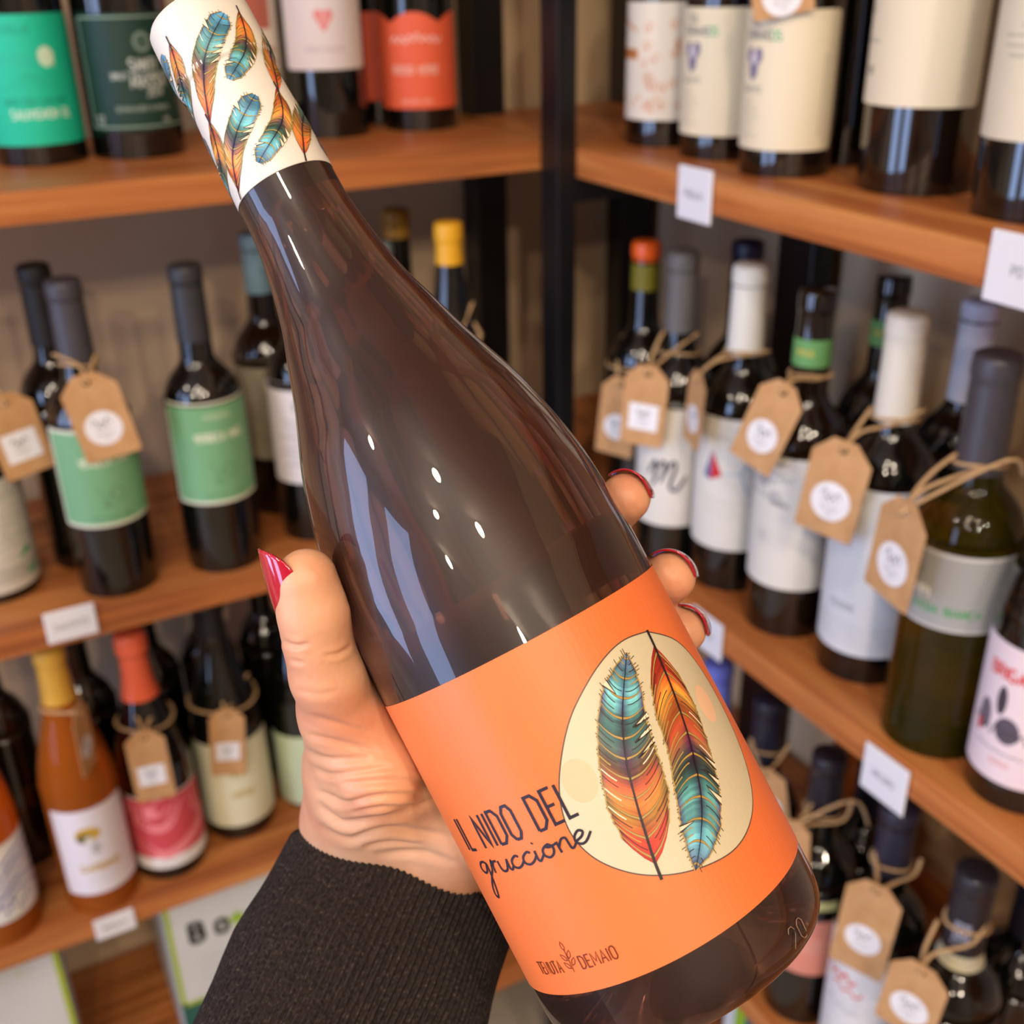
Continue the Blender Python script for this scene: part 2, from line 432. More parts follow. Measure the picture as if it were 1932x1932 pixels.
def feather(cv, spine, hwL, hwR, stops, lay, gold=(176, 142, 72), N=64, barb=0.30, seed=3, scale=1.0):
    """feather print: spine = points from quill to tip; hwL/hwR = half widths over t."""
    r = random.Random(seed)
    sp = np.array(spline(spine, 12)); L = np.linalg.norm(np.diff(sp, axis=0), axis=1).cumsum(); L = np.concatenate([[0], L]) / L[-1]
    def S(t): return np.array([np.interp(t, L, sp[:, 0]), np.interp(t, L, sp[:, 1])])
    def T(t):
        d = S(min(1, t + .02)) - S(max(0, t - .02)); return d / np.linalg.norm(d)
    def colr(t, k=0, j=1.0):
        c = np.array([np.interp(t, [s[0] for s in stops], [s[1 + k][q] for s in stops]) for q in range(3)])
        c = np.clip(c * j, 0, 255); return lin(c)
    t0 = 0.07
    ln = np.linalg.norm(np.diff(sp, axis=0), axis=1).sum()
    for side, hw in ((-1, hwL), (1, hwR)):
        w = lambda t: float(np.interp(t, [h[0] for h in hw], [h[1] for h in hw]))
        rag = [1 + r.uniform(-.025, .03) * (2.0 if t > .72 else 1) for t in np.linspace(0, 1, N + 2)]
        edges = []
        for i in range(N + 1):
            t = t0 + (1 - t0) * i / N
            a = S(t); tt = min(1.0, t + .15 * (1 - t) ** .7)
            e0 = S(tt); nn = np.array([-T(tt)[1], T(tt)[0]]) * side
            e = e0 + nn * w(tt) * rag[i]
            m1 = a * .62 + e * .38 + T(t) * (-w(tt) * .14); m2 = a * .28 + e * .72 + T(t) * (-w(tt) * .12)
            edges.append((a, m1, m2, e, t))
        for i in range(N):
            A = edges[i]; B = edges[i + 1]
            jit = .9 + r.uniform(-.1, .1) + .2 * math.sin(i * .42 + seed * 2)
            for k in range(3):
                cA = colr(A[4], 0 if k < 1 else 1, jit * (1.0 if k else .9)); cB = colr(B[4], 0 if k < 1 else 1, jit)
                cO = colr(A[4], 1 if k < 2 else 2, jit); cP = colr(B[4], 1 if k < 2 else 2, jit)
                cv.poly([A[k], B[k], B[k + 1], A[k + 1]], [cA, cB, cP, cO], lay)
        # barb lines: gold, dark and pale slits
        for i in range(2, N - 1, 2):
            A = edges[i]; pts = spline([A[0], A[1], A[2], A[3]], 3)
            q = r.random()
            if i % 6 == 2: cv.line(pts, .00075 * scale, (60, 44, 40), lay + 1, taper=True, seg=1); cv.line(pts, .00055 * scale, gold, lay + 2, taper=True, seg=1)
            elif q < .10: cv.line(pts[4:], .00028 * scale, (238, 226, 190), lay + 2, seg=1)
            elif q < .55: cv.line(pts[r.randint(1, 4):], .00022 * scale, (50, 36, 40), lay + 2, seg=1)
            elif q < .85: cv.line(pts[r.randint(2, 5):], .0003 * scale, gold, lay + 2, seg=1)
        # outline in gold with dark ticks; fringe of hairs
        cv.line([e[3] for e in edges], .00030 * scale, gold, lay + 3, seg=1)
        for i in range(3, N, 1):
            e = edges[i]; d = (e[3] - e[2]); d /= np.linalg.norm(d) + 1e-9
            if r.random() < .55:
                ll = r.uniform(.2, .9) * .001 * scale * (1.8 if e[4] > .75 else 1)
                cv.line([e[3] - d * .0004 * scale, e[3] + d * ll], .00018 * scale, (70, 56, 40), lay + 3, seg=1)
        # open notches between barbs
        for tn in ((.52, .59, .66) if side == (-1 if seed % 2 else 1) else (.80,)):
            i = int((tn - t0) / (1 - t0) * N); A = edges[i]
            tri = [A[3] + (edges[i + 1][3] - A[3]) * -.9 + (A[3] - A[0]) * .06, A[3] + (edges[min(i + 1, N)][3] - A[3]) * 1.2 + (A[3] - A[0]) * .06, A[0] * .45 + A[2] * .55]
            cv.poly([tuple(x) for x in tri] if side > 0 else [tuple(x) for x in tri[::-1]], (226, 214, 180), lay + 4)
            cv.line([tri[0], tri[2], tri[1]], .0004 * scale, (60, 50, 44), lay + 5, seg=1)
    cv.line([S(t) for t in np.linspace(0, 1.0, 26)], .0008 * scale, (34, 22, 30), lay + 6, taper=True, seg=1)

ST_MAIN = [(0, (200, 40, 30), (196, 34, 28), (120, 30, 30)), (.16, (214, 50, 28), (206, 60, 34), (90, 40, 40)), (.25, (236, 130, 44), (240, 168, 60), (150, 130, 70)),
           (.38, (240, 110, 50), (226, 90, 50), (90, 70, 70)), (.46, (120, 36, 70), (160, 90, 60), (150, 120, 80)), (.52, (90, 24, 88), (84, 90, 84), (120, 110, 84)),
           (.62, (36, 52, 60), (50, 100, 98), (60, 90, 80)), (.72, (60, 60, 110), (110, 190, 190), (100, 60, 140)), (.86, (90, 160, 190), (120, 200, 210), (70, 110, 130)), (1, (70, 130, 170), (110, 120, 170), (80, 60, 110))]
# front label
cv = Canvas()
LX = 0.0735
OR = (234, 118, 60)
cv.rect(-LX, LX, hz(.2833), hz(.1988), OR, 0, r=.006, step=.0018)
# pale window with the two feathers: outline given as (x, s)
EGG = [(32.0, 211.6), (24, 210.2), (17, 211.2), (9.5, 214.5), (1.2, 220.4), (-6.0, 229.2), (-10.2, 237.4), (-11.4, 245.2), (-9.0, 252.9), (-2.9, 259.8), (4.9, 264.6),
       (13.8, 267.6), (23.2, 268.9), (31.4, 267.3), (39.0, 263.0), (45.6, 255.0), (49.6, 245.2), (50.3, 235.2), (47.6, 225.5), (42.1, 218.0)]
egg = np.array([(x / 1000, hz(s / 1000)) for x, s in EGG]); egg = np.array(spline(list(egg) + [egg[0]], 6))[:-1]
ec = np.array([20.0 / 1000, hz(.240)])
cv.outline(egg, (206, 193, 160), 1)
cv.line(list(egg) + [egg[0]], .00035, (92, 70, 60), 2, seg=1)
# soft blush patches behind the feathers
cv.ell(-.0035, hz(.2345), .0042, .0056, (234, 184, 144), 2); cv.ell(.0405, hz(.236), .0034, .0052, (234, 190, 152), 2)
PS = lambda L: [np.array((x / 1000, hz(s / 1000))) for x, s in L]
feather(cv, PS([(3.0, 264.8), (3.6, 259.5), (4.6, 254.0), (6.5, 244.5), (9.5, 233.9), (14.5, 223.9), (22.5, 213.2)]),
        [(0, .0002), (.08, .0010), (.2, .0062), (.35, .0088), (.5, .0086), (.68, .0068), (.82, .0054), (.93, .0030), (1, .0002)],
        [(0, .0002), (.08, .0012), (.2, .0056), (.35, .0070), (.5, .0068), (.68, .0064), (.82, .0056), (.93, .0028), (1, .0002)], ST_MAIN, 3, seed=3)
feather(cv, PS([(32.2, 211.3), (31.8, 216.7), (31.2, 220.6), (30.0, 228.6), (27.1, 240.7), (22.5, 252.6), (17.2, 260.6), (11.4, 267.2)]),
        [(0, .0002), (.08, .0010), (.2, .0062), (.35, .0080), (.5, .0074), (.68, .0074), (.82, .0060), (.93, .0032), (1, .0002)],
        [(0, .0002), (.08, .0009), (.2, .0046), (.35, .0062), (.5, .0062), (.68, .0062), (.82, .0056), (.93, .0032), (1, .0002)], ST_MAIN, 3, seed=8)
INK = (42, 34, 46)
cv.text('IL NIDO DEL', -.0462, hz(.2415), .0090, INK, .00082, 5, wid=.66, align='l', gap=.22)
cv.hand('gruccione', -.0448, hz(.2484), .0032, INK, .00066, 5, wid=1.46)
BR = (110, 46, 16)
cv.text('TENUTA', -.0412, hz(.2772), .0033, BR, .00036, 5, wid=.66, align='l', gap=.2)
cv.text('DEMAIO', -.0258, hz(.2772), .0033, BR, .00036, 5, wid=.80, align='l', gap=.22)
sx, sy = -.0288, hz(.2775)
cv.line([(sx, sy), (sx + .0002, sy + .006)], .00022, BR, 5)
for (dx, dy, an) in ((-.0010, .0018, 130), (.0012, .0026, 55), (-.0010, .0040, 128), (.0009, .0046, 62), (.0002, .0070, 92)):
    ca, sa = math.cos(math.radians(an)), math.sin(math.radians(an))
    lp = [(sx + dx + ca * u - sa * v, sy + dy + sa * u + ca * v) for u, v in [(-.0011, 0), (-.0003, .0005), (.0006, .0004), (.0013, 0), (.0006, -.0004), (-.0003, -.0005), (-.0011, 0)]]
    cv.line(lp, .0002, BR, 5)
M_label = mat('orange_label_paper', rough=0.42, attr=True)
add_noise_bump(M_label, 1600, 0.10, 0.0003)
wrap(cv, 'front_label', lambda y: 0.0420, held, M_label, eps=.00003)
# feathers printed round the capsule
cc = Canvas()
ST_CAP = [(0, (190, 50, 36), (200, 60, 40), (150, 50, 40)), (.2, (224, 90, 40), (232, 120, 50), (110, 90, 60)), (.36, (240, 140, 60), (232, 150, 60), (120, 120, 70)), (.47, (80, 50, 110), (170, 110, 90), (110, 120, 80)),
          (.56, (50, 70, 70), (70, 110, 90), (90, 110, 80)), (.72, (70, 140, 150), (100, 180, 190), (70, 90, 150)), (1, (90, 140, 200), (80, 150, 190), (60, 110, 170))]
def capf(pts, w, seed):
    P = [np.array((x / 1000, hz(q / 1000))) for x, q in pts]
    hw = [(0, .0001), (.1, w * .25), (.3, w * .85), (.5, w), (.75, w * 1.0), (.92, w * .85), (1, w * .25)]
    feather(cc, P, hw, hw, ST_CAP, 1, N=34, seed=seed, scale=.62, gold=(170, 148, 70))
for k in range(4):
    ox = 23.15 * k - (92.6 if k > 1 else 0)
    capf([(ox - 11.8, 35.6), (ox - 9.2, 29.5), (ox - 3.9, 19.7), (ox + 7.8, 9.0)], .0035, 3 + k)
    capf([(ox + 12.8, 6.8), (ox + 12.2, 11.5), (ox + 9.0, 19.6), (ox + 0.3, 26.8)], .0030, 12 + k)
    capf([(ox - 14.2, 56.0), (ox - 12.6, 51.5), (ox - 7.6, 43.4), (ox + 4.7, 33.6)], .0035, 21 + k)
    capf([(ox + 12.1, 30.5), (ox + 11.6, 35.4), (ox + 7.6, 43.6), (ox - 3.2, 51.4)], .0030, 30 + k)
wrap(cc, 'feather_print', cap_R, capo, M_printsat, base=.00012, eps=.00003)
# raised number on the heel of the glass
M_emb = mat('raised_glass_lettering', (150, 120, 100), rough=0.15)
parts = []
cx = .0265
for ch in '20':
    adv, st = GL[ch]
    for k in st:
        pts = []
        for p in k:
            x = cx + p[0] * .0052; y = .0050 + p[1] * .0052; R = .0418 + (.0002 if y > .008 else -.0002)
            th = x / R; pts.append((R * math.sin(th), -R * math.cos(th), y))
        parts.append(tube_vf(pts, .00013, 5))
    cx += adv * .0052 + .0014
V, F = merge(parts); mesh_obj('raised_number', V, F, M_emb, held)

# ------------------------------------------------------------------ hand, nails and sleeve
def pc(px, py, d): return np.array([(px - 966) * d / FPX, (py - 966) * d / FPX, d])
def round_cone(P, a, b, r1, r2):
    ba = b - a; l2 = ba @ ba; rr = r1 - r2
    pa = P - a; t = np.clip((pa @ ba) / l2, 0, 1)
    q = pa - t[..., None] * ba
    return np.sqrt((q * q).sum(-1)) - (r1 + (r2 - r1) * t)
def smin(a, b, k):
    h = np.clip(.5 + .5 * (b - a) / k, 0, 1)
    return b + (a - b) * h - k * h * (1 - h)

SL_A = np.array([-.44, .90, -.74]); SL_A /= np.linalg.norm(SL_A)         # forearm direction, hand to elbow
WR = pc(742, 1668, .391)
_u = np.array([.894, .446, 0]); _u -= SL_A * (_u @ SL_A); SL_U = _u / np.linalg.norm(_u)
SL_V = np.cross(SL_A, SL_U)
if SL_V[2] > 0: SL_V = -SL_V            # towards the camera
thumb = [(pc(680, 1545, .375), .0188), (pc(690, 1440, .348), .0178), (pc(650, 1340, .318), .0128), (pc(622, 1268, .305), .0106),
         (pc(603, 1212, .299), .0091), (pc(595, 1150, .295), .0096), (pc(579, 1094, .291), .0083)]
Rb = .0420
def fing(al, ss, rr, off=0.0):
    return [(hb(a, hb_R(s) + r + off, s), r) for a, s, r in zip(al, ss, rr)]
fingers = [
    fing((130, 94, 58, 17), (.208, .195, .186, .1790), (.0102, .0092, .0083, .0075)),
    fing((130, 96, 58, 17), (.224, .216, .211, .2060), (.0104, .0094, .0084, .0077)),
    fing((130, 98, 60, 25), (.239, .233, .228, .2225), (.0100, .0089, .0079, .0070)),
    fing((130, 100, 74, 52), (.251, .246, .240, .234), (.0090, .0076, .0067, .0060)),
]
palm = [(WR, hb(150, .055, .205), .0185, .0130), (WR + SL_U * .010, hb(150, .054, .225), .0185, .0135), (WR + SL_U * .014, hb(140, .054, .246), .0185, .0125),
        (pc(684, 1545, .376), hb(172, .054, .215), .0184, .0125), (pc(690, 1440, .348), hb(150, .055, .200), .0150, .0120),
        (hb(130, .053, .206), hb(130, .053, .251), .0105, .0095)]
fore = [(WR - SL_U * .013, WR - SL_U * .016 + SL_A * .22, .0200, .0270), (WR + SL_U * .013, WR + SL_U * .016 + SL_A * .22, .0195, .0270)]
lo = np.array([-.105, -.035, .200]); hi = np.array([.085, .330, .440])
VX = .00125
def field(P):
    d = None
    for a, b, r1, r2 in palm: 
        e = round_cone(P, a, b, r1, r2); d = e if d is None else smin(d, e, .010)
    for a, b, r1, r2 in fore: d = smin(d, round_cone(P, a, b, r1, r2), .012)
    e = None
    for (a, r1), (b, r2) in zip(thumb[:-1], thumb[1:]):
        q = round_cone(P, a, b, r1, r2); e = q if e is None else smin(e, q, .0035)
    d = smin(d, e, .008)
    for fg in fingers:
        e = None
        for (a, r1), (b, r2) in zip(fg[:-1], fg[1:]):
            q = round_cone(P, a, b, r1, r2); e = q if e is None else smin(e, q, .003)
        d = smin(d, e, .0030)
    # pressed against the glass: keep out of the bottle
    s = (P - HB_TOP) @ HB_AX
    q = P - HB_TOP - s[..., None] * HB_AX
    rr = np.sqrt((q * q).sum(-1)) - np.interp(s, [a for a, b in HS], [b for a, b in HS]) - .0004
    inb = np.where((s > -.02) & (s < HB_H + .0), -rr, -1.0)
    k = .0016; h = np.clip(.5 - .5 * (inb - d) / k, 0, 1)
    return inb + (d - inb) * h + k * h * (1 - h)

def surface_nets(fn, lo, hi, h):
    n = np.ceil((hi - lo) / h).astype(int) + 1
    G = np.empty(n, np.float32)
    ys = lo[1] + h * np.arange(n[1]); zs = lo[2] + h * np.arange(n[2])
    Y, Z = np.meshgrid(ys, zs, indexing='ij')
    B = 24
    for i0 in range(0, n[0], B):
        xs = lo[0] + h * np.arange(i0, min(i0 + B, n[0]))
        P = np.empty((len(xs), n[1], n[2], 3)); P[..., 0] = xs[:, None, None]; P[..., 1] = Y; P[..., 2] = Z
        G[i0:i0 + len(xs)] = fn(P)
    S = G < 0
    c = S[:-1, :-1, :-1].astype(np.int8)
    tot = sum(S[a:n[0] - 1 + a, b:n[1] - 1 + b, e:n[2] - 1 + e].astype(np.int8) for a in (0, 1) for b in (0, 1) for e in (0, 1))
    act = (tot > 0) & (tot < 8)
    idx = np.argwhere(act); ids = -np.ones(act.shape, int); ids[tuple(idx.T)] = np.arange(len(idx))
    acc = np.zeros((len(idx), 3)); cnt = np.zeros(len(idx))
    cor = [(a, b, e) for a in (0, 1) for b in (0, 1) for e in (0, 1)]
    for p in range(8):
        for q in range(p + 1, 8):
            A = np.array(cor[p]); Bq = np.array(cor[q])
            if abs(A - Bq).sum() != 1: continue
            va = G[tuple((idx + A).T)]; vb = G[tuple((idx + Bq).T)]
            m = (va < 0) != (vb < 0)
            t = np.where(m, va / np.where(va == vb, 1, va - vb), 0)
            pt = A + t[:, None] * (Bq - A)
            acc[m] += pt[m]; cnt[m] += 1
    V = lo + h * (idx + acc / cnt[:, None])
    Fs = []
    for ax in range(3):
        o1, o2 = [(1, 2), (2, 0), (0, 1)][ax]
        sl0 = [slice(1, n[k] - 1) for k in range(3)]; sl0[ax] = slice(0, n[ax] - 1)
        sl1 = list(sl0); sl1[ax] = slice(1, n[ax])
        a = S[tuple(sl0)]; b = S[tuple(sl1)]
        for sgn, mk in ((1, a & ~b), (-1, ~a & b)):
            e = np.argwhere(mk) + np.array([s.start for s in sl0])
            if not len(e): continue
            d1 = np.zeros(3, int); d1[o1] = 1; d2 = np.zeros(3, int); d2[o2] = 1
            q = [ids[tuple((e - d1 - d2).T)], ids[tuple((e - d2).T)], ids[tuple(e.T)], ids[tuple((e - d1).T)]]
            if sgn < 0: q = q[::-1]
            Fs.append(np.stack(q, 1))
    return V, np.concatenate(Fs)

person = thing('person', 'hand with dark red nails in a black ribbed sleeve gripping the orange-labelled bottle', 'person', loc=tuple(w2(WR + SL_A * .2)))
bpy.context.view_layer.update()
PINV = person.matrix_world.inverted()
def tl(Vc):                       # camera frame -> person local
    W = np.asarray(Vc) @ CM + CAMPOS
    return W - np.array(person.location)
Vh, Fh = surface_nets(field, lo, hi, VX)
keep = np.ones(len(Vh), bool)
tmp = mesh_obj('hand', tl(Vh), Fh, mat('skin'), person)
sm = tmp.modifiers.new('s', 'SMOOTH'); sm.factor = .5; sm.iterations = 2
sb = tmp.modifiers.new('d', 'SUBSURF'); sb.levels = 1; sb.render_levels = 1
dg = bpy.context.evaluated_depsgraph_get()
me2 = bpy.data.meshes.new_from_object(tmp.evaluated_get(dg)); tmp.modifiers.clear(); old = tmp.data; tmp.data = me2; bpy.data.meshes.remove(old)
me2.name = 'hand'
hand = tmp
co = np.empty(len(me2.vertices) * 3); me2.vertices.foreach_get('co', co); co = co.reshape(-1, 3)
no = np.empty(len(me2.vertices) * 3); me2.vertices.foreach_get('normal', no); no = no.reshape(-1, 3)
cc_ = (co + np.array(person.location) - CAMPOS) @ CM.T
# skin folds at the wrist, the thumb root and the thumb joint (fine relief carved into the mesh)
FOLDS = [
 ([(640, 1474), (667, 1476), (710, 1474), (751, 1473), (810, 1478)], .0009, 7),
 ([(604, 1520), (624, 1537), (648, 1552), (695, 1546), (742, 1537), (830, 1505)], .0012, 7),
 ([(610, 1560), (658, 1583), (695, 1569), (735, 1561), (788, 1568), (870, 1580)], .0011, 7),
 ([(592, 1448), (624, 1462), (680, 1456), (742, 1447)], .0007, 6),
 ([(600, 1492), (625, 1503), (655, 1515), (710, 1502), (790, 1498)], .0009, 6),
 ([(590, 1350), (640, 1366), (700, 1384)], .0005, 6), ([(578, 1385), (640, 1400), (720, 1420)], .0005, 6),
 ([(575, 1415), (620, 1432), (700, 1430)], .0006, 6),
 ([(533, 1210), (560, 1219), (584, 1214)], .0006, 5), ([(612, 1236), (638, 1234), (664, 1218)], .0006, 5), ([(545, 1245), (575, 1252)], .0004, 5),
 ([(560, 1300), (600, 1310), (640, 1304)], .0003, 6),
 ([(720, 1610), (790, 1606), (860, 1630)], .0007, 8), ([(660, 1530), (720, 1522), (800, 1520)], .0006, 5), ([(690, 1595), (740, 1588), (800, 1592)], .0007, 5)]
vp = np.stack([966 + FPX * cc_[:, 0] / cc_[:, 2], 966 + FPX * cc_[:, 1] / cc_[:, 2]], 1)
front = (no @ (CM.T @ np.array([0, 0, 1.0]))) < 0.15
disp = np.zeros(len(co))
for pts, amp, wd_ in FOLDS:
    sp = np.array(spline([np.array(p, float) for p in pts], 6))
    best = np.full(len(co), 1e9); tt = np.zeros(len(co)); sg = np.zeros(len(co))
    for i in range(len(sp) - 1):
        a = sp[i]; b = sp[i + 1]; ab = b - a
        t = np.clip(((vp - a) @ ab) / (ab @ ab), 0, 1); q = vp - a - t[:, None] * ab
        dd = np.hypot(q[:, 0], q[:, 1]); m = dd < best
        best[m] = dd[m]; tt[m] = (i + t[m]) / (len(sp) - 1); sg[m] = (ab[0] * q[:, 1] - ab[1] * q[:, 0])[m]
    env = np.sin(np.pi * np.clip(tt, 0.02, 1)) ** .6
    disp += .9 * (-amp * env * np.exp(-(best / wd_) ** 2) + amp * .55 * env * np.exp(-((best - wd_ * 1.9) / (wd_ * 1.3)) ** 2))
co = co + no * (disp * front)[:, None]
me2.vertices.foreach_set('co', co.reshape(-1)); me2.update()
me2.polygons.foreach_set('use_smooth', [True] * len(me2.polygons))
M_skin = mat('skin')
me2.materials.clear(); me2.materials.append(M_skin)
b = M_skin.node_tree.nodes['Principled BSDF']
b.inputs['Roughness'].default_value = .42; b.inputs['Subsurface Weight'].default_value = .35
b.inputs['Subsurface Radius'].default_value = (.006, .002, .001); b.inputs['Subsurface Scale'].default_value = 1.0
b.inputs['Specular IOR Level'].default_value = .4
color_noise(M_skin, [(0.32, (204, 134, 104)), (0.5, (214, 154, 118)), (0.68, (222, 170, 132))], 26, 3)
add_noise_bump(M_skin, 420, 0.25, 0.0006, 5)

M_nail = mat('red_nail_polish', (176, 14, 44), rough=0.12, coat=1.0)
def nail(C, Ld, n, wr, length, ang=62, back=0.45, flat_=1.0, taper=.8):
    """curved plate: C = centre of finger section, Ld = towards the fingertip, n = outward."""
    Ld = Ld / np.linalg.norm(Ld); n = n - Ld * (n @ Ld); n /= np.linalg.norm(n); sd = np.cross(Ld, n)
    V = []; F = []; nu, nv = 14, 16
    for lay in (0, 1):
        for i in range(nu + 1):
            u = i / nu; x = -length * back + length * u
            k = (1 - .25 * (1 - u) ** 3) * (1 if u < .65 else 1 - (1 - taper) * ((u - .65) / .35) ** 2 * 1.6)
            arch = -.10 * wr * (u - .4) ** 2 * 2
            for j in range(nv + 1):
                a = math.radians(ang) * (2 * j / nv - 1) * k
                rnd = length * .12 * (abs(2 * j / nv - 1) ** 2.4)
                xx = x + (rnd if i == 0 else 0) * (1 - u) - rnd * 1.1 * max(0, (u - .6) / .4)
                r = wr + arch - lay * .00055
                V.append(C + Ld * xx + n * (r * math.cos(a)) * flat_ + sd * (r * math.sin(a)))
    W = nv + 1; S0 = (nu + 1) * W
    for i in range(nu):
        for j in range(nv):
            a = i * W + j
            F.append((a, a + 1, a + W + 1, a + W)); F.append((S0 + a, S0 + a + W, S0 + a + W + 1, S0 + a + 1))
    for i in range(nu):
        for j in (0, nv):
            a = i * W + j; q = (a, a + W, S0 + a + W, S0 + a); F.append(q if j == 0 else q[::-1])
    for j in range(nv):
        for i in (0, nu):
            a = i * W + j; q = (a, S0 + a, S0 + a + 1, a + 1); F.append(q if i == 0 else q[::-1])
    return V, F
V, F = nail(pc(572, 1096, .2942), pc(538, 1035, .291) - pc(572, 1150, .2965), np.array([-.84, .12, -.56]), .0095, .0212, ang=62, back=.42, taper=.84)
mesh_obj('fingernail', tl(V), F, M_nail, person)
for (al, s, n, wr) in ((17, .1790, (.45, -.89, -.1), .0083), (17, .2060, (.42, -.90, -.1), .0085), (25, .2225, (.62, -.78, -.1), .0079)):
    C = hb(al, hb_R(s) + .0074, s)
    V, F = nail(C + np.array([0, 0, .001]), np.array([-.25, -.12, -.96]), np.array(n), wr, .0150, ang=66, back=.50)
    mesh_obj('fingernail', tl(V), F, M_nail, person)

# knitted sleeve: ribs modelled round the tube, cuff turned in at the edge
M_knit = mat('black_knit', (44, 38, 38), rough=0.95, spec=0.2)
color_noise(M_knit, [(0.35, (32, 27, 27)), (0.62, (50, 44, 42)), (0.8, (84, 76, 72))], 900, 3)
add_noise_bump(M_knit, 1500, 0.4, 0.0006, 3)
NR = 118; per = 6; na = NR * per
stn = [-.006, -.0045, -.002, 0, .002, .005, .009, .014, .02, .027, .034, .042, .05, .06, .07, .08, .09, .10, .115, .13, .15, .17, .19, .21, .235]
V = []; rows = []
C0 = pc(751, 1684, .381)
seq = [(.010, -.0035), (.004, -.0032), (0, -.0018)] + [(t, 0) for t in (-.0012, .001)] + [(t, 0) for t in stn[4:]]
for (t, ins) in seq:
    fl = .0412 + .0005 * min(1, max(0, t) / .12); fd = .0385 + .002 * min(1, max(0, t) / .12)
    bulge = .0020 * math.exp(-((t - .033) / .012) ** 2)
    for k in range(na):
        th = 2 * PI * k / na
        rib = .00060 * math.cos(th * NR)
        wav = .0006 * math.sin(3 * th + 30 * t) * min(1, abs(t) / .03) + .0016 * math.sin(55 * t + 2 * th) * min(1, max(0, t - .03) / .05)
        r1 = fl + ins + rib + wav + bulge; r2 = fd + ins + rib + wav + bulge
        V.append(C0 + SL_A * (t + .0005 * math.cos(th * NR)) + SL_U * (r1 * math.cos(th)) + SL_V * (r2 * math.sin(th)))
F = []
for i in range(len(seq) - 1):
    for k in range(na):
        k2 = (k + 1) % na
        F.append((i * na + k, i * na + k2, (i + 1) * na + k2, (i + 1) * na + k))
mesh_obj('sleeve', tl(V), F, M_knit, person)

# ------------------------------------------------------------------ room
WX0, WX1, WY0, WY1, WH = -2.6, 0.90, -2.6, 1.33, 2.72
M_wall = mat('plaster_wall', (206, 176, 138), rough=0.9)
color_noise(M_wall, [(0.3, (198, 168, 130)), (0.7, (214, 186, 148))], 3)
add_noise_bump(M_wall, 60, 0.15, 0.002)
M_wall2 = mat('pale_wall', (206, 196, 184), rough=0.9)
M_floor = mat('floor_tiles', (176, 160, 134), rough=0.5)
color_noise(M_floor, [(0.3, (164, 146, 120)), (0.7, (188, 172, 146))], 4)
def struct(o): o['kind'] = 'structure'; return o
struct(box('floor', WX0, WX1, WY0, WY1, -.05, 0, M_floor))
struct(box('ceiling', WX0, WX1, WY0, WY1, WH, WH + .05, M_wall2))
struct(box('wall_back', WX0, WX1 + .05, WY1, WY1 + .05, 0, WH, M_wall))
struct(box('wall_right', WX1, WX1 + .05, WY0, WY1, 0, WH, M_wall))
struct(box('wall_left', WX0 - .05, WX0, WY0, WY1, 0, WH, M_wall2))
struct(box('wall_front', WX0, WX1, WY0 - .05, WY0, 0, WH, M_wall2))

# ------------------------------------------------------------------ shelving
def wood(name, c1, c2, c3, along):
    m = mat(name, c2, rough=0.42, spec=0.4)
    st = (1.2, 26, 26) if along == 'x' else (26, 1.2, 26)
    color_noise(m, [(0.30, c1), (0.5, c2), (0.72, c3)], 2.2, 6, st, 0.6)
    return m
M_woodL = wood('shelf_wood_x', (140, 78, 38), (180, 108, 56), (204, 138, 78), 'x')
M_woodR = wood('shelf_wood_y', (144, 78, 36), (184, 108, 54), (206, 138, 76), 'y')
XC = .585
TH = .027
ZL = [1.785, 1.394, 1.003, .640, .285]
ZR = [1.787, 1.389, .990, .585, .20]
ul = thing('shelving_unit', 'black steel and wood shelving unit against the back wall, left of the corner', 'shelf', (-.9, 1.0, 0))
def lb(name, x0, x1, y0, y1, z0, z1, m, par, bev=0.0):
    ox, oy, oz = par.location
    return box(name, x0 - ox, x1 - ox, y0 - oy, y1 - oy, z0 - oz, z1 - oz, m, par, bev)
for z in ZL: lb('shelf_board', -.92, .5840, 1.0, 1.300, z - TH, z, M_woodL, ul, .0012)
lb('post', -.96, -.925, 1.0, 1.035, 0, 2.15, M_blacksteel, ul, .0012)
lb('post', -.96, -.925, 1.265, 1.300, 0, 2.15, M_blacksteel, ul, .0012)
for z in ZL: lb('crossbar', .40, .5840, 1.27, 1.300, z - TH - .022, z - TH, M_blacksteel, ul)
ur = thing('shelving_unit', 'black steel and wood shelving unit running along the right wall', 'shelf', (.6, -.9, 0))
for z in ZR: lb('shelf_board', XC + .0005, .885, -.86, 1.300, z - TH, z, M_woodR, ur, .0012)
lb('post', .5635, .5845, .9645, .9985, 0, 2.15, M_blacksteel, ur, .0012)
lb('post', .622, .664, 1.262, 1.302, 0, 2.15, M_blacksteel, ur, .0012)
lb('post', .838, .884, 1.262, 1.302, 0, 2.15, M_blacksteel, ur, .0012)
lb('post', .855, .886, .915, .972, 0, 2.15, M_blacksteel, ur, .0012)
lb('post', XC, XC + .035, -.90, -.865, 0, 2.15, M_blacksteel, ur, .0012)
for z in ZR: lb('crossbar', .5845, .855, .966, .998, z - TH - .024, z - TH, M_blacksteel, ur)

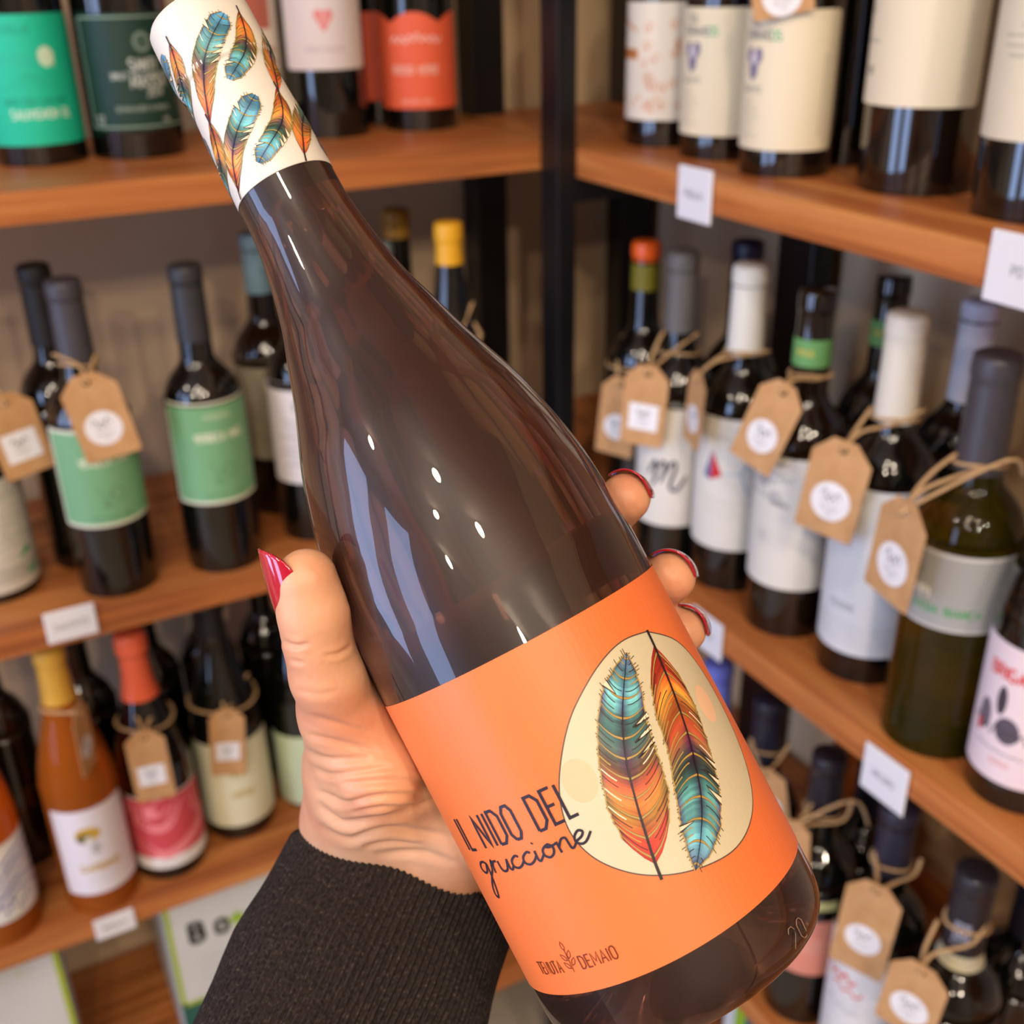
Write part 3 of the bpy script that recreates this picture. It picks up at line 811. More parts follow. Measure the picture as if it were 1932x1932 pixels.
# ------------------------------------------------------------------ bottle builder
PROF = {
 'bdx': [(0, .90), (.008, 1.0), (.54, 1.0), (.575, .985), (.61, .93), (.645, .80), (.67, .64), (.69, .51), (.712, .435), (.75, .410), (.94, .385), (.945, .405), (.975, .405), (1, .39)],
 'bgy': [(0, .90), (.008, 1.0), (.46, 1.0), (.52, .975), (.60, .86), (.68, .68), (.75, .52), (.82, .41), (.90, .365), (.945, .355), (.95, .385), (.975, .385), (1, .37)],
 'spk': [(0, .90), (.008, 1.0), (.44, 1.0), (.50, .975), (.58, .86), (.66, .68), (.74, .50), (.82, .38), (.92, .34), (.925, .40), (.97, .40), (1, .37)],
}
def bottle(label, zs, at, H=.305, R=.038, prof='bdx', glass=None, cap=None, lab=None, extra=None, group=None, name='wine_bottle'):
    mode, px, py = at
    p = on_z(px, py, zs + H) if mode == 't' else on_z(px, py, zs)
    xy = p[:2]
    t = thing(name, label, 'bottle', (xy[0], xy[1], zs), 0, group)
    dirh = xy / np.linalg.norm(xy); D = np.linalg.norm(xy)
    rz = math.atan2(dirh[1], dirh[0]) - PI / 2          # local -Y faces the camera position
    t.rotation_euler = (0, 0, rz)
    pr = PROF[prof]
    pts = smooth_prof([(R * b, H * a) for a, b in pr], 3)
    V, F = lathe_vf(pts, 40)
    mesh_obj('glass_body', V, F, glass or M_glass_dark, t)
    Rf = lambda z: float(np.interp(z, [q[1] for q in pts], [q[0] for q in pts]))
    if cap:
        L, col, rough = cap[:3]
        zc = list(np.linspace(H - L, H * .998, 26))
        pr2 = [(Rf(z) + .0007, z) for z in zc] + [(Rf(H * .99) * .85, H + .0012), (.0005, H + .0014)]
        V, F = lathe_vf(pr2, 32, cap0=False)
        mesh_obj(cap[3] if len(cap) > 3 else 'capsule', V, F, mat('cap_%d_%d_%d' % tuple(col), col, rough=rough), t)
    info = dict(o=t, xy=xy, R=R, H=H, zs=zs, D=D, dirh=dirh, Rf=Rf, rz=rz)
    def zf(y, pxx):
        d = ray(pxx, y); s = (D - R) / (d[:2] @ dirh); return (CAMPOS + d * s)[2] - zs
    info['zf'] = zf
    if lab:
        pxc, y1, y0, face, half, fn = lab[:6]
        z0 = zf(y0, pxc); z1 = zf(y1, pxc)
        z0 = max(.004, z0); z1 = min(z1, H * (.60 if prof == 'bdx' else .52)); w = math.radians(half) * R
        cv = Canvas(); fn(cv, w, z0, z1)
        o = wrap(cv, 'front_label', Rf, t, M_print, eps=.00005, base=.00035)
        o.rotation_euler = (0, 0, math.radians(face))
    if extra: extra(info)
    return info

def bands(info, z0, z1, col, fn=None, name='neck_band'):
    cv = Canvas(); Rf = info['Rf']; n = 4
    w = PI * Rf((z0 + z1) / 2) * .995
    cv.rect(-w, w, z0, z1, col, 0, m=4)
    if fn: fn(cv, z0, z1)
    wrap(cv, name, Rf, info['o'], M_print, base=.0009)

# label designs: f(cv, w, z0, z1)
def lab_plain(col, r=.003, prints=None, border=None):
    def f(cv, w, a, b):
        cv.rect(-w, w, a, b, col, 0, r=r, m=8)
        if border: cv.rect(-w + border[1], w - border[1], a + border[1], b - border[1], border[0], 1, m=8)
        if prints: prints(cv, w, a, b)
    return f
def pr_teal(cv, w, a, b):
    h = b - a; D = (16, 130, 110)
    cv.text('CASTELLO', -.012, a + h * .86, .006, D, .0007)
    cv.text('SANTI COLLI GALLIANI', 0, a + h * .32, .0055, D, .0007, wid=.8)
    cv.text('SAUVIGNON BL', .004, a + h * .21, .0075, (206, 236, 214), .0012, wid=.85)
    cv.ell(.016, a + h * .68, .0075, .0085, (206, 236, 206)); cv.line([(.020, a + h * .72), (.023, a + h * .60)], .001, (190, 220, 190))
    for k in range(9):
        cv.line([(-.03 + k * .0075, a + h * .42), (-.002, a + h * .56)], .0005, (30, 176, 146))
    for k in range(5):
        cv.line(spline([(-.045, a + h * (.60 + .022 * k)), (-.02, a + h * (.63 + .02 * k)), (.01, a + h * (.60 + .02 * k))], 4), .0006, (40, 184, 156))
def pr_dkgreen(cv, w, a, b):
    h = b - a; W = (196, 204, 196)
    for (x0, y0, x1, y1) in ((-w + .002, a + .003, w - .002, a + .003), (w - .002, a + .003, w - .002, b - .003), (w - .002, b - .003, -w + .002, b - .003), (-w + .002, b - .003, -w + .002, a + .003)):
        cv.line([(x0, y0), (x1, y1)], .0012, (150, 176, 160))
    cv.ell(.010, a + h * .76, .008, .0085, (120, 140, 128)); cv.ell(.010, a + h * .76, .0055, .006, (60, 88, 74), 3)
    cv.text('SANTI', .008, a + h * .52, .0095, W, .0016, wid=.8); cv.text('BRUT MILLESIMATO', .006, a + h * .45, .005, W, .0008)
    cv.text('MASSA', .012, a + h * .37, .0085, W, .0014); cv.text('2019', .016, a + h * .29, .006, W, .0009)
    cv.text('DENOMINAZIONE DI ORIGINE', .004, a + h * .17, .004, (150, 166, 154), .0006, wid=.8)
    cv.text('12', -w * .78, a + h * .06, .007, W, .001); cv.text('VOL', w * .5, a + h * .06, .004, W, .0006)
def pr_heart(cv, w, a, b):
    h = b - a
    cv.text('MANFREDONI', 0, a + h * .70, .0085, (96, 92, 110), .0012, wid=.8)
    H = (226, 130, 128)
    cv.ell(-.0045, a + h * .50, .0048, .0052, H); cv.ell(.0045, a + h * .50, .0048, .0052, H)
    cv.outline([(-.0092, a + h * .49), (0, a + h * .34), (.0092, a + h * .49)], H, 1)
    for k in (-2, 0, 2): cv.line([(k * .002, a + h * .52), (k * .0012, a + h * .42)], .0008, (240, 200, 196), 3)
    cv.text('ROSSO SALENTO', 0, a + h * .17, .0042, (180, 158, 160), .0006)
    cv.rect(-.010, .016, a + h * .92, a + h * .99, (214, 74, 64), 1)
def lab_scallop(cv, w, a, b):
    n = 40; xs = list(np.linspace(-w, w, n + 1))
    top = lambda x: b - .011 * (1 - abs(math.cos(PI * (x / .052)))**.8)
    cv.cols(xs, lambda x: a, top, (232, 98, 62), 0)
    h = b - a
    cv.scrib(-.026, .028, a + h * .68, .011, (246, 214, 200), .0013, n=13, seed=4)
    cv.text('ROSSO VERDE', 0, a + h * .37, .0075, (240, 190, 170), .0012, wid=.85)
    cv.text('INDICAZIONE TIPICA', 0, a + h * .06, .0038, (240, 180, 160), .0006, wid=.8)
def pr_green(cv, w, a, b):
    h = b - a; Cc = (222, 226, 196)
    cv.text('MASSERIA', .002, a + h * .845, .0048, (196, 212, 176), .0008)
    cv.text('VERDECA VINO', .002, a + h * .63, .0080, Cc, .0013, wid=.72)
    D = (84, 126, 92)
    cv.line(spline([(-.012, a + h * .42), (-.006, a + h * .34), (-.004, a + h * .22), (.001, a + h * .34), (.006, a + h * .40), (.012, a + h * .36), (.014, a + h * .24)], 4), .0010, D)
    cv.line(spline([(.0, a + h * .36), (.008, a + h * .26), (.011, a + h * .24)], 4), .0012, D); cv.line(spline([(-.008, a + h * .24), (-.002, a + h * .20), (.003, a + h * .23)], 4), .0009, D)
    cv.text('SANTA LUCIA VERDE', .0, a + h * .07, .0042, (96, 140, 104), .0007, wid=.8)
def pr_hash(c, seed, n=9, txt=None):
    def f(cv, w, a, b):
        h = b - a; r = random.Random(seed)
        if txt: cv.text(txt, 0, a + h * .72, .010, c, .0014, wid=.8)
        for k in range(n):
            y = a + h * (.62 - .055 * k); x1 = r.uniform(.3, .75) * w
            cv.scrib(-x1, x1, y, .0028, c, .00045, seed=seed + k)
    return f
def pr_floral(cv, w, a, b):
    h = b - a; r = random.Random(11); c = (214, 158, 116)
    for k in range(34):
        x = r.uniform(-.35, 1) * w * .92; y = a + h * r.uniform(.08, .95)
        if x < -.3 * w: continue
        pts = [(x + .006 * math.cos(t) * (1 - t / 9), y + .006 * math.sin(t) * (1 - t / 9)) for t in np.arange(0, 6.5, .7)]
        cv.line(spline(pts, 2), .0008, (214, 158, 116) if k % 2 else (206, 132, 92), 2, seg=1)
        cv.ell(x, y, .0014, .002, c)
    for k in range(10):
        x = -w * .9 + k * .006; y = a + h * (.12 + .04 * (k % 3)); cv.ell(x, y, .0018, .0028, (222, 170, 130))
    cv.rect(-w * .98, -w * .42, a + h * .52, a + h * .61, (196, 124, 68), 3)
    cv.text('ROSATO', -w * .70, a + h * .545, .005, (150, 88, 44), .0007, layer=4)
    cv.line([(-w * .86, a + h * .85), (-w * .45, a + h * .76)], .004, (216, 170, 132), 2)
def pr_bruno(cv, w, a, b):
    h = b - a; K = (110, 116, 112)
    x0 = -w * .62
    cv.text('SUL', x0 + .002, a + h * .89, .0065, K, .001, align='l'); cv.text('FERNAND', x0 - .002, a + h * .79, .0068, K, .001, align='l', wid=.8)
    cv.text('O', x0 + .025, a + h * .79, .0068, (70, 170, 116), .0012, align='l'); cv.text('S', x0 + .030, a + h * .79, .0068, (70, 170, 116), .0012, align='l')
    P_ = (126, 118, 140)
    cv.ell(x0 + .004, a + h * .68, .0042, .006, P_); cv.ell(x0 + .014, a + h * .68, .0042, .006, P_); cv.ell(x0 + .009, a + h * .60, .0052, .010, P_); cv.ell(x0 + .009, a + h * .66, .0032, .0048, (214, 204, 206), 3)
    cv.text('SALENTO', x0 - .002, a + h * .42, .0042, K, .0006, align='l')
    for k in range(6): cv.scrib(x0 - .002, x0 + r_(k) * .02, a + h * (.34 - .05 * k), .0022, (176, 168, 148), .0004, seed=k)
    cv.line([(w * .72, a + h * .1), (w * .74, a + h * .7)], .0025, (204, 192, 166), 1)
def r_(k): return .5 + .5 * abs(math.sin(k * 2.3))
def pr_time(cv, w, a, b):
    h = b - a; K = (92, 92, 92)
    cv.hand('nuccio', -w * .72, a + h * .90, .006, K, .0011, wid=1.0)
    cv.text('LA TAVERNA', -w * .45, a + h * .76, .0046, (120, 118, 110), .0007); 
    for k, (y, n) in enumerate(((.62, 2), (.42, 5))): cv.scrib(-w * .85, -w * .85 + .004 * n, a + h * y, .003, (136, 132, 122), .0006, seed=k)
    cv.text('109', -w * .68, a + h * .20, .0060, (98, 96, 92), .0009)
def pr_m(cv, w, a, b):
    h = b - a
    q = lambda L: [(x * .00125 + .003, a + h * .40 + y * .00125) for x, y in L]
    for L in ([(-16, 4), (-10, 16), (-9, 4), (-12, -6)], [(-11, 2), (-4, 16), (-1, 12), (-5, -2)], [(-4, 2), (4, 16), (7, 12), (3, -4), (8, -8), (16, 4)]):
        cv.line(spline(q(L), 5), .0032, (50, 48, 62), 2, seg=1)
def pr_red(cv, w, a, b):
    h = b - a
    cv.text('TENUTA', -w * .2, a + h * .84, .0055, (170, 166, 158), .0006)
    cv.outline([(-w * .30, a + h * .53), (-w * .06, a + h * .58), (-w * .28, a + h * .76)], (206, 34, 40), 3)
    cv.outline([(-w * .46, a + h * .55), (-w * .30, a + h * .53), (-w * .30, a + h * .76)], (96, 104, 150), 3)
    cv.line([(w * .0, a + h * .60), (w * .28, a + h * .60), (w * .56, a + h * .76)], .0013, (150, 180, 196)); cv.line([(w * .28, a + h * .60), (w * .46, a + h * .44)], .0013, (150, 180, 196))
    for k in range(4): cv.line([(-w * .4, a + h * (.36 - .03 * k)), (w * .4, a + h * (.345 - .03 * k))], .0004, (186, 180, 168))
    cv.line([(-w * .5, a + h * .40), (w * .55, a + h * .37)], .0006, (170, 166, 160))
def pr_vine(cv, w, a, b):
    h = b - a; r = random.Random(5); K = (112, 112, 114)
    for k in range(12):
        x = -w * .5 + r.uniform(-.3, .5) * w; y = a + h * r.uniform(.58, .95)
        cv.scrib(x - .006, x + .008, y, .006, K, .0007, n=6, seed=k)
    cv.ell(-w * .5, a + h * .84, .008, .012, (176, 172, 166)); cv.ell(-w * .2, a + h * .70, .006, .006, (188, 184, 176))
    for k in range(10):
        t = k * .63; cv.line([(-w * .4, a + h * .38), (-w * .4 + .010 * math.cos(t), a + h * .38 + .010 * math.sin(t))], .0004, (160, 156, 150))
    cv.text('VEN', -w * .1, a + h * .86, .004, (150, 148, 144), .0005)
def pr_wave(cv, w, a, b):
    h = b - a; c = (158, 158, 160)
    for k in range(13):
        y = a + h * (.98 - .035 * k)
        cv.line(spline([(-w * .95, y - h * .02 * k), (-w * .3, y - h * .10 - .001 * k), (w * .2, y - h * .02), (w * .95, y + h * .05)], 5), .00035, c)
    for k in range(6):
        y = a + h * (.20 - .025 * k)
        cv.line(spline([(-w * .95, y + .004), (0, y - .002), (w * .95, y)], 5), .00035, c)
    cv.text('TERRE', -w * .22, a + h * .27, .0058, (120, 120, 124), .0008, wid=1.3)
    cv.rect(w * .80, w * .84, a, b, (150, 158, 154), 2)
def pr_grey(cv, w, a, b):
    h = b - a; G = (70, 146, 84)
    cv.line([(-w, b - .001), (w, b - .001)], .0030, (200, 196, 188), 2); cv.line([(-w, a + .001), (w, a + .001)], .0024, (190, 186, 178), 2)
    cv.text('BIO', -w * .45, a + h * .82, .006, G, .0012); cv.text('AGRICOLA', -w * .32, a + h * .68, .003, (110, 150, 110), .0005)
    cv.text('COPPI', -w * .30, a + h * .38, .0080, (226, 222, 212), .0018)
    cv.text('MALVASIA BIANCA', w * .02, a + h * .20, .0066, G, .0013, wid=.95)
def pr_pinkfig(cv, w, a, b):
    h = b - a; Rr = (214, 74, 70)
    cv.text('BRIGANTE', -w * .15, a + h * .76, .0095, Rr, .0020, wid=.9); cv.text('C', w * .1, a + h * .53, .011, (226, 96, 84), .0020); 
    K = (66, 58, 66)
    cv.ell(-w * .32, a + h * .60, .004, .012, K); cv.ell(-w * .55, a + h * .44, .006, .013, (110, 100, 110)); cv.ell(-w * .18, a + h * .40, .009, .011, (88, 78, 88))
    cv.scrib(-w * .75, w * .2, a + h * .33, .012, K, .0010, n=16, seed=3); cv.ell(-w * .62, a + h * .34, .0025, .006, (200, 60, 60), 3)
    cv.text('ROSSO', -w * .2, a + h * .13, .004, (226, 150, 146), .0007); cv.scrib(-w * .6, w * .1, a + h * .22, .002, (110, 104, 110), .0005, seed=9)
def lab_pinkabs(cv, w, a, b):
    cv.rect(-w, w, a, b, (236, 232, 230), 0, m=1)
    h = b - a; p1 = (238, 134, 142); p2 = (206, 74, 84)
    cv.cols(list(np.linspace(-w, w, 31)), lambda x: a + h * .16, lambda x: b - .002, p2, 1)
    for pts, wd_ in (([(-w, b - h * .15), (-w * .3, b - h * .2), (-w * .05, b - h * .1)], .016), ([(w * .3, b), (0, a + h * .62), (-w * .3, a + h * .58), (-w * .7, a + h * .7)], .011),
                    ([(-w * .9, a + h * .5), (-w * .5, a + h * .30), (-w * .25, a + h * .2), (.0, a + h * .22), (w * .6, a + h * .38), (w, a + h * .5)], .012),
                    ([(w * .55, b), (w * .6, a + h * .7), (w * .85, a + h * .55)], .009)):
        cv.line(spline([(max(-w * .93, min(w * .93, p[0])), min(b - wd_ * .5, max(a + h * .16 + wd_ * .45, p[1]))) for p in pts], 5), wd_, p1, 2 + wd_ * 50, seg=1)
    cv.text('ROSATO SALENTO', 0, a + h * .05, .0035, (190, 186, 190), .0005)
def pr_goldtext(cv, w, a, b):
    h = b - a; g = (186, 156, 70)
    for k, y in enumerate((.62, .36)): cv.hand('noce' if k == 0 else 'corno', -w * .15, a + h * y, .008, g, .0014, wid=.7)
def pr_gold_circle(cv, w, a, b):
    h = b - a
    cv.ell(-w * .15, a + h * .72, .013, .009, (202, 164, 62)); cv.ell(-w * .25, a + h * .68, .008, .006, (110, 96, 50), 2); cv.ell(-w * .02, a + h * .55, .005, .008, (186, 184, 184), 3)
    cv.ell(-w * .15, a + h * .66, .004, .004, (226, 218, 200), 3)
    cv.text('GARBINO', 0, a + h * .28, .0085, (196, 158, 76), .0019); cv.scrib(-w * .4, w * .4, a + h * .18, .002, (186, 184, 190), .0004)
def pr_bluewave(cv, w, a, b):
    h = b - a; c = (92, 96, 170)
    for k in range(5):
        y = a + h * (.78 - .12 * k)
        cv.line(spline([(-w * .8, y), (-w * .2, y - .008), (w * .3, y + .006), (w * .85, y + .010 - .004 * k)], 5), .0045 if k % 2 else .003, c if k != 2 else (120, 116, 176), 2, seg=1)
    for k in range(12): cv.ell(-w * .7 + k * .1 * w, a + h * (.12 + .06 * (k % 3)), .002, .003, (96, 104, 160), 2)
    cv.text('T', -w * .02, a + h * .60, .012, (236, 236, 240), .002, layer=4)
def pr_greenleaf(cv, w, a, b):
    h = b - a; r = random.Random(3)
    for k in range(16):
        cv.scrib(-w * .6 + r.uniform(0, 1.1) * w, -w * .4 + r.uniform(.3, 1.2) * w, a + h * r.uniform(.05, .95), .004, (150, 160, 146), .0006, n=5, seed=k)
    cv.outline([(w * .25, a + h * .26), (w * .55, a + h * .30), (w * .45, a + h * .36)], (70, 160, 96), 3); cv.ell(w * .5, a + h * .12, .008, .004, (96, 170, 120), 3)
    for k in range(4): cv.scrib(-w * .2, w * .7, a + h * (.20 - .035 * k), .0022, (86, 90, 86), .0005, seed=40 + k)
def pr_redmark(cv, w, a, b):
    h = b - a
    cv.scrib(-w * .75, -w * .05, a + h * .72, .012, (216, 44, 40), .0026, n=7, seed=2); cv.scrib(-w * .5, w * .1, a + h * .66, .008, (216, 44, 40), .0020, n=5, seed=6)
    cv.scrib(-w * .6, w * .1, a + h * .52, .006, (70, 66, 66), .0006, n=6, seed=8)

# ------------------------------------------------------------------ tags
M_tagprint = M_print
def hang_tag(label, info, hole, bot, w=.040, yaw=0.0, sticker='round', strands=(), ring=None, gap=.004, col=None, gap2=None, ringpy=None):
    D, R, dirh = info['D'], info['R'], info['dirh']
    def on_pl(px, py, off):
        d = ray(px, py); return CAMPOS + d * ((D - off) / (d[:2] @ dirh))
    Hp = on_pl(*hole, R + gap); Bp = on_pl(*bot, R + (gap if gap2 is None else gap2))
    up = Hp - Bp; Lg = np.linalg.norm(up); up /= Lg
    nrm = np.array([-dirh[0], -dirh[1], 0]); nrm -= up * (nrm @ up); nrm /= np.linalg.norm(nrm)
    sd = np.cross(up, nrm)
    a = math.radians(yaw); nn = nrm * math.cos(a) + sd * math.sin(a); sd = np.cross(up, nn)
    M_ = Matrix.Identity(4)
    for i in range(3): M_[i][0] = sd[i]; M_[i][1] = up[i]; M_[i][2] = nn[i]; M_[i][3] = Hp[i]
    t = thing('gift_tag', label, 'tag', mw=M_)
    topm = .008; hw = w / 2; cut = w * .30
    out = [(-hw, -Lg + .002), (-hw + .002, -Lg), (hw - .002, -Lg), (hw, -Lg + .002), (hw, topm - cut), (hw - cut, topm), (-hw + cut, topm), (-hw, topm - cut)]
    n = 32; P = []; per_ = [np.hypot(out[(i + 1) % 8][0] - out[i][0], out[(i + 1) % 8][1] - out[i][1]) for i in range(8)]
    # outline corner points joined to the hole circle by angle
    angs = []
    ring_o = []
    for i in range(8):
        a0 = out[i]; a1 = out[(i + 1) % 8]; k = max(1, int(per_[i] / .008))
        for j in range(k): ring_o.append((a0[0] + (a1[0] - a0[0]) * j / k, a0[1] + (a1[1] - a0[1]) * j / k))
    m = len(ring_o); hr = .0036
    ring_i = [(hr * x / math.hypot(x, y), hr * y / math.hypot(x, y)) for x, y in ring_o]
    V = [(x, y, z) for z in (0, -.0007) for L in (ring_o, ring_i) for x, y in L]
    F = []
    for i in range(m):
        j = (i + 1) % m
        F += [(i, j, m + j, m + i), (2 * m + j, 2 * m + i, 3 * m + i, 3 * m + j), (j, i, 2 * m + i, 2 * m + j), (m + i, m + j, 3 * m + j, 3 * m + i)]
    mesh_obj('card', V, F, col or M_kraft, t, smooth=False)
    cv = Canvas()
    cy = -Lg * .60
    if sticker == 'round':
        cv.ell(0, cy, w * .33, w * .33, (232, 228, 226), 1); q = w * .33
    else:
        cv.rect(-w * .34, w * .34, cy - w * .31, cy + w * .31, (234, 232, 232), 1); q = w * .30
    K = (96, 92, 98)
    cv.scrib(-q * .55, q * .5, cy + q * .12, q * .5, K, .0009, 2, n=6, seed=2); cv.scrib(-q * .4, q * .3, cy - q * .1, q * .3, K, .0007, 2, n=4, seed=5)
    cv.text('BOTTEGA', 0, cy - q * .42, q * .17, (140, 136, 140), .0003, layer=2); cv.text('VINO', 0, cy - q * .68, q * .15, (150, 146, 150), .0003, layer=2)
    flat(cv, 'sticker', t, M_tagprint, lambda x, y, l: (x, y, .0002 + l))
    # grommet ring
    V, F = [], []
    V, F = tube_vf([(.0036 * math.cos(k * PI / 8), .0036 * math.sin(k * PI / 8), .0002) for k in range(17)], .0006, 5)
    # twine in world coordinates, brought into the tag's frame
    inv = M_.inverted()
    parts = []
    Rn = info['Rf'](info['H'] * .80)
    for s in strands:
        pts = [Hp + nn * -.002, Hp + nn * .0018 + up * .001]
        for i, (x, y) in enumerate(s):
            f = (i + 1) / len(s)
            pts.append(on_pl(x, y, (R + gap) * (1 - f) + (Rn * .3) * f))
        parts.append(tube_vf(spline(pts, 5), .0017, 7, lump=.22))
    if ringpy is not None:
        zr = on_pl(ringpy[0], ringpy[1], Rn)[2] - info['zs']
        rr = info['Rf'](zr) + .0016
        pts = [np.array([info['xy'][0] + rr * math.cos(q), info['xy'][1] + rr * math.sin(q), info['zs'] + zr + .002 * math.sin(q * 2)]) for q in np.linspace(0, 2 * PI, 25)]
        parts.append(tube_vf(pts, .0016, 7, lump=.22))
    if parts:
        Vv, Ff = merge(parts)
        Vl = [tuple(inv @ Vector([float(c) for c in v])) for v in Vv]
        mesh_obj('twine', Vl, Ff, M_twine, t)
    return t

def price_card(label, side, c, w, h, txt='PUGLIA', tilt=0.0, dz=0):
    p = on_y(c[0], c[1], .9990) if side == 'L' else on_x(c[0], c[1], XC - .0010)
    t = thing('price_card', label, 'price tag', tuple(p), 0 if side == 'L' else -PI / 2)
    V, F = box_vf(-w / 2, w / 2, -.0026, 0, -h / 2, h / 2, .0012)
    mesh_obj('card', V, F, M_white, t, smooth=False)
    cv = Canvas(); cv.text(txt, 0, -.003, .0062, (120, 118, 124), .0006)
    flat(cv, 'lettering', t, M_print, lambda x, y, l: (x, -.0028 - l, y))
    return t

# ------------------------------------------------------------------ LEFT UNIT, top shelf
T1, T2, T3 = ZL[1], ZL[2], ZL[3]
CREAM = (232, 222, 196)
bottle('dark bottle with teal green label, left end of the upper left shelf', T1, ('b', 82, 302), .30, .041, 'bgy', lab=(85, 25, 274, 4, 80, lab_plain((22, 196, 160), prints=pr_teal)))
bottle('dark bottle with black-green framed label and white lettering, upper left shelf', T1, ('b', 265, 288), .31, .043, 'spk', lab=(260, 24, 246, 8, 66, lab_plain((14, 52, 42), prints=pr_dkgreen)))
def wl(cv, w, a, b):
    cv.rect(-w, w, a, b, (222, 212, 196), 0); h = b - a
    cv.rect(-w * .7, w * .5, b - h * .38, b - h * .08, (176, 96, 80), 1)
    for k in range(3): cv.line([(-w * .2, a + h * (.45 - .09 * k)), (w * .6, a + h * (.45 - .09 * k))], .003, (190, 120, 100), 1)
bottle('bottle with cream and brick-red label just right of the held bottle capsule', T1, ('b', 478, 258), .30, .037, 'bdx', lab=(480, -40, 205, 6, 86, wl))
bottle('dark bottle with white label and a pale red heart, upper left shelf', T1, ('b', 624, 252), .30, .041, 'bdx', lab=(622, -80, 132, 3, 66, lab_plain((222, 210, 206), .005, pr_heart)))
bottle('dark bottle with scalloped orange label near the corner post', T1, ('b', 795, 238), .30, .040, 'bgy', lab=(790, 22, 206, -4, 78, lab_scallop))
bottle('dark bottle with orange label half hidden behind the scalloped-label bottle', T1, ('b', 716, 227), .30, .038, 'bgy', lab=(716, 22, 190, -8, 78, lab_plain((214, 84, 58))))

# ------------------------------------------------------------------ LEFT UNIT, middle shelf
GRN = (116, 168, 122)
BK = (30, 30, 32)
b = bottle('bottle with pale leafy label at the left edge of the middle shelf', T2, ('b', -2, 1105), .30, .041, 'bdx', lab=(20, 905, 1118, 12, 84, lab_plain((206, 202, 190), prints=pr_greenleaf)))
hang_tag('kraft tag with square white sticker at the left picture edge', b, (8, 760), (62, 893), .046, 8, 'square', [[(-20, 700)]], gap=.006)
bottle('dark bottle with black capsule behind the tagged green-label bottle', T2, ('t', 60, 500), .304, .037, cap=(.075, BK, .5))
b = bottle('green-labelled dark bottle with a kraft tag, middle left shelf', T2, ('t', 116, 528), .304, .038, cap=(.075, (66, 64, 70), .45), lab=(200, 806, 995, 8, 80, lab_plain((214, 214, 190), prints=pr_green, border=(GRN, .0035))))
hang_tag('kraft tag with round white sticker on the left green-labelled bottle', b, (162, 722), (218, 862), .050, -4, 'round', [[(150, 690), (100, 668)], [(172, 695), (181, 668)]], gap=.006, ringpy=(150, 690))
bottle('green-labelled dark bottle without a tag, standing alone on the middle left shelf', T2, ('t', 346, 500), .304, .038, cap=(.070, (52, 52, 56), .45), lab=(405, 760, 952, 12, 80, lab_plain((214, 214, 190), prints=pr_green, border=(GRN, .0035))))
bottle('dark bottle with worn beige label behind the held bottle neck', T2, ('t', 478, 440), .304, .038, glass=M_glass_brown, cap=(.060, (120, 150, 160), .4), lab=(505, 680, 868, 10, 80, lab_plain((156, 146, 122), prints=pr_hash((70, 66, 60), 3, txt='UVA'))))
bottle('dark bottle with white label partly hidden by the held bottle', T2, ('b', 598, 992), .300, .036, cap=(.060, BK, .4), lab=(560, 724, 915, 2, 80, lab_plain((226, 220, 226), prints=pr_hash((120, 120, 140), 9, txt='FIANO'))))
bottle('dark bottle with dull amber wax top, behind the held bottle', T2, ('t', 745, 396), .300, .038, 'bdx', cap=(.030, (176, 128, 44), .5, 'wax_seal'))
b = bottle('dark bottle with bright yellow wax top beside the corner posts', T2, ('t', 845, 420), .318, .0365, 'bgy', cap=(.040, (226, 166, 34), .4, 'wax_seal'))
hang_tag('kraft tag on the yellow-topped bottle, hidden except for its twine', b, (850, 680), (860, 800), .040, 0, 'round', [[(872, 620), (892, 570)], [(905, 640), (888, 600)]], gap=.004, ringpy=(850, 640))
bottle('dark bottle with grey-blue capsule behind the amber wax tops', T2, ('t', 712, 458), .284, .037, cap=(.06, (132, 146, 150), .4))

# ------------------------------------------------------------------ LEFT UNIT, lower shelf
b = bottle('rose wine bottle with blue and white label at the left edge of the lower shelf', T3, ('b', 10, 1739), .315, .038, 'bgy', M_glass_rose, cap=(.06, (170, 120, 60), .4), lab=(20, 1592, 1738, 14, 76, lab_plain((228, 226, 220), prints=pr_bluewave)))
b = bottle('rose wine bottle with gold foil top and white label with a gold emblem', T3, ('b', 196, 1674), .315, .0388, 'bgy', M_glass_rose, cap=(.060, (206, 158, 62), .3, 'foil'), lab=(190, 1520, 1685, 4, 62, lab_plain((232, 226, 232), prints=pr_gold_circle)))
hang_tag('kraft tag seen edge-on at the shoulder of the gold-topped rose bottle', b, (150, 1345), (172, 1450), .036, 62, 'round', [[(120, 1345), (75, 1340)]], gap=.004, ringpy=(110, 1345))
b = bottle('sparkling bottle with salmon foil neck and pink abstract label', T3, ('b', 325, 1612), .300, .040, 'spk', cap=(.075, (226, 100, 66), .28, 'foil'), lab=(330, 1497, 1635, 4, 78, lab_pinkabs))
hang_tag('kraft tag with square sticker on the salmon-topped bottle', b, (271, 1392), (297, 1508), .040, -6, 'square', [[(262, 1360), (240, 1322)], [(282, 1358), (303, 1322)]], gap=.006, ringpy=(268, 1368))
b = bottle('sparkling bottle with cream label and gold script on the lower left shelf', T3, ('b', 455, 1538), .310, .041, 'spk', cap=(.05, (24, 24, 28), .3, 'foil'), lab=(465, 1400, 1556, 3, 78, lab_plain((222, 220, 188), prints=pr_goldtext)))
hang_tag('kraft tag with square sticker on the cream-labelled sparkling bottle', b, (427, 1350), (432, 1462), .038, -6, 'square', [[(415, 1315), (380, 1285)], [(440, 1318), (468, 1270)]], gap=.006, ringpy=(425, 1325))
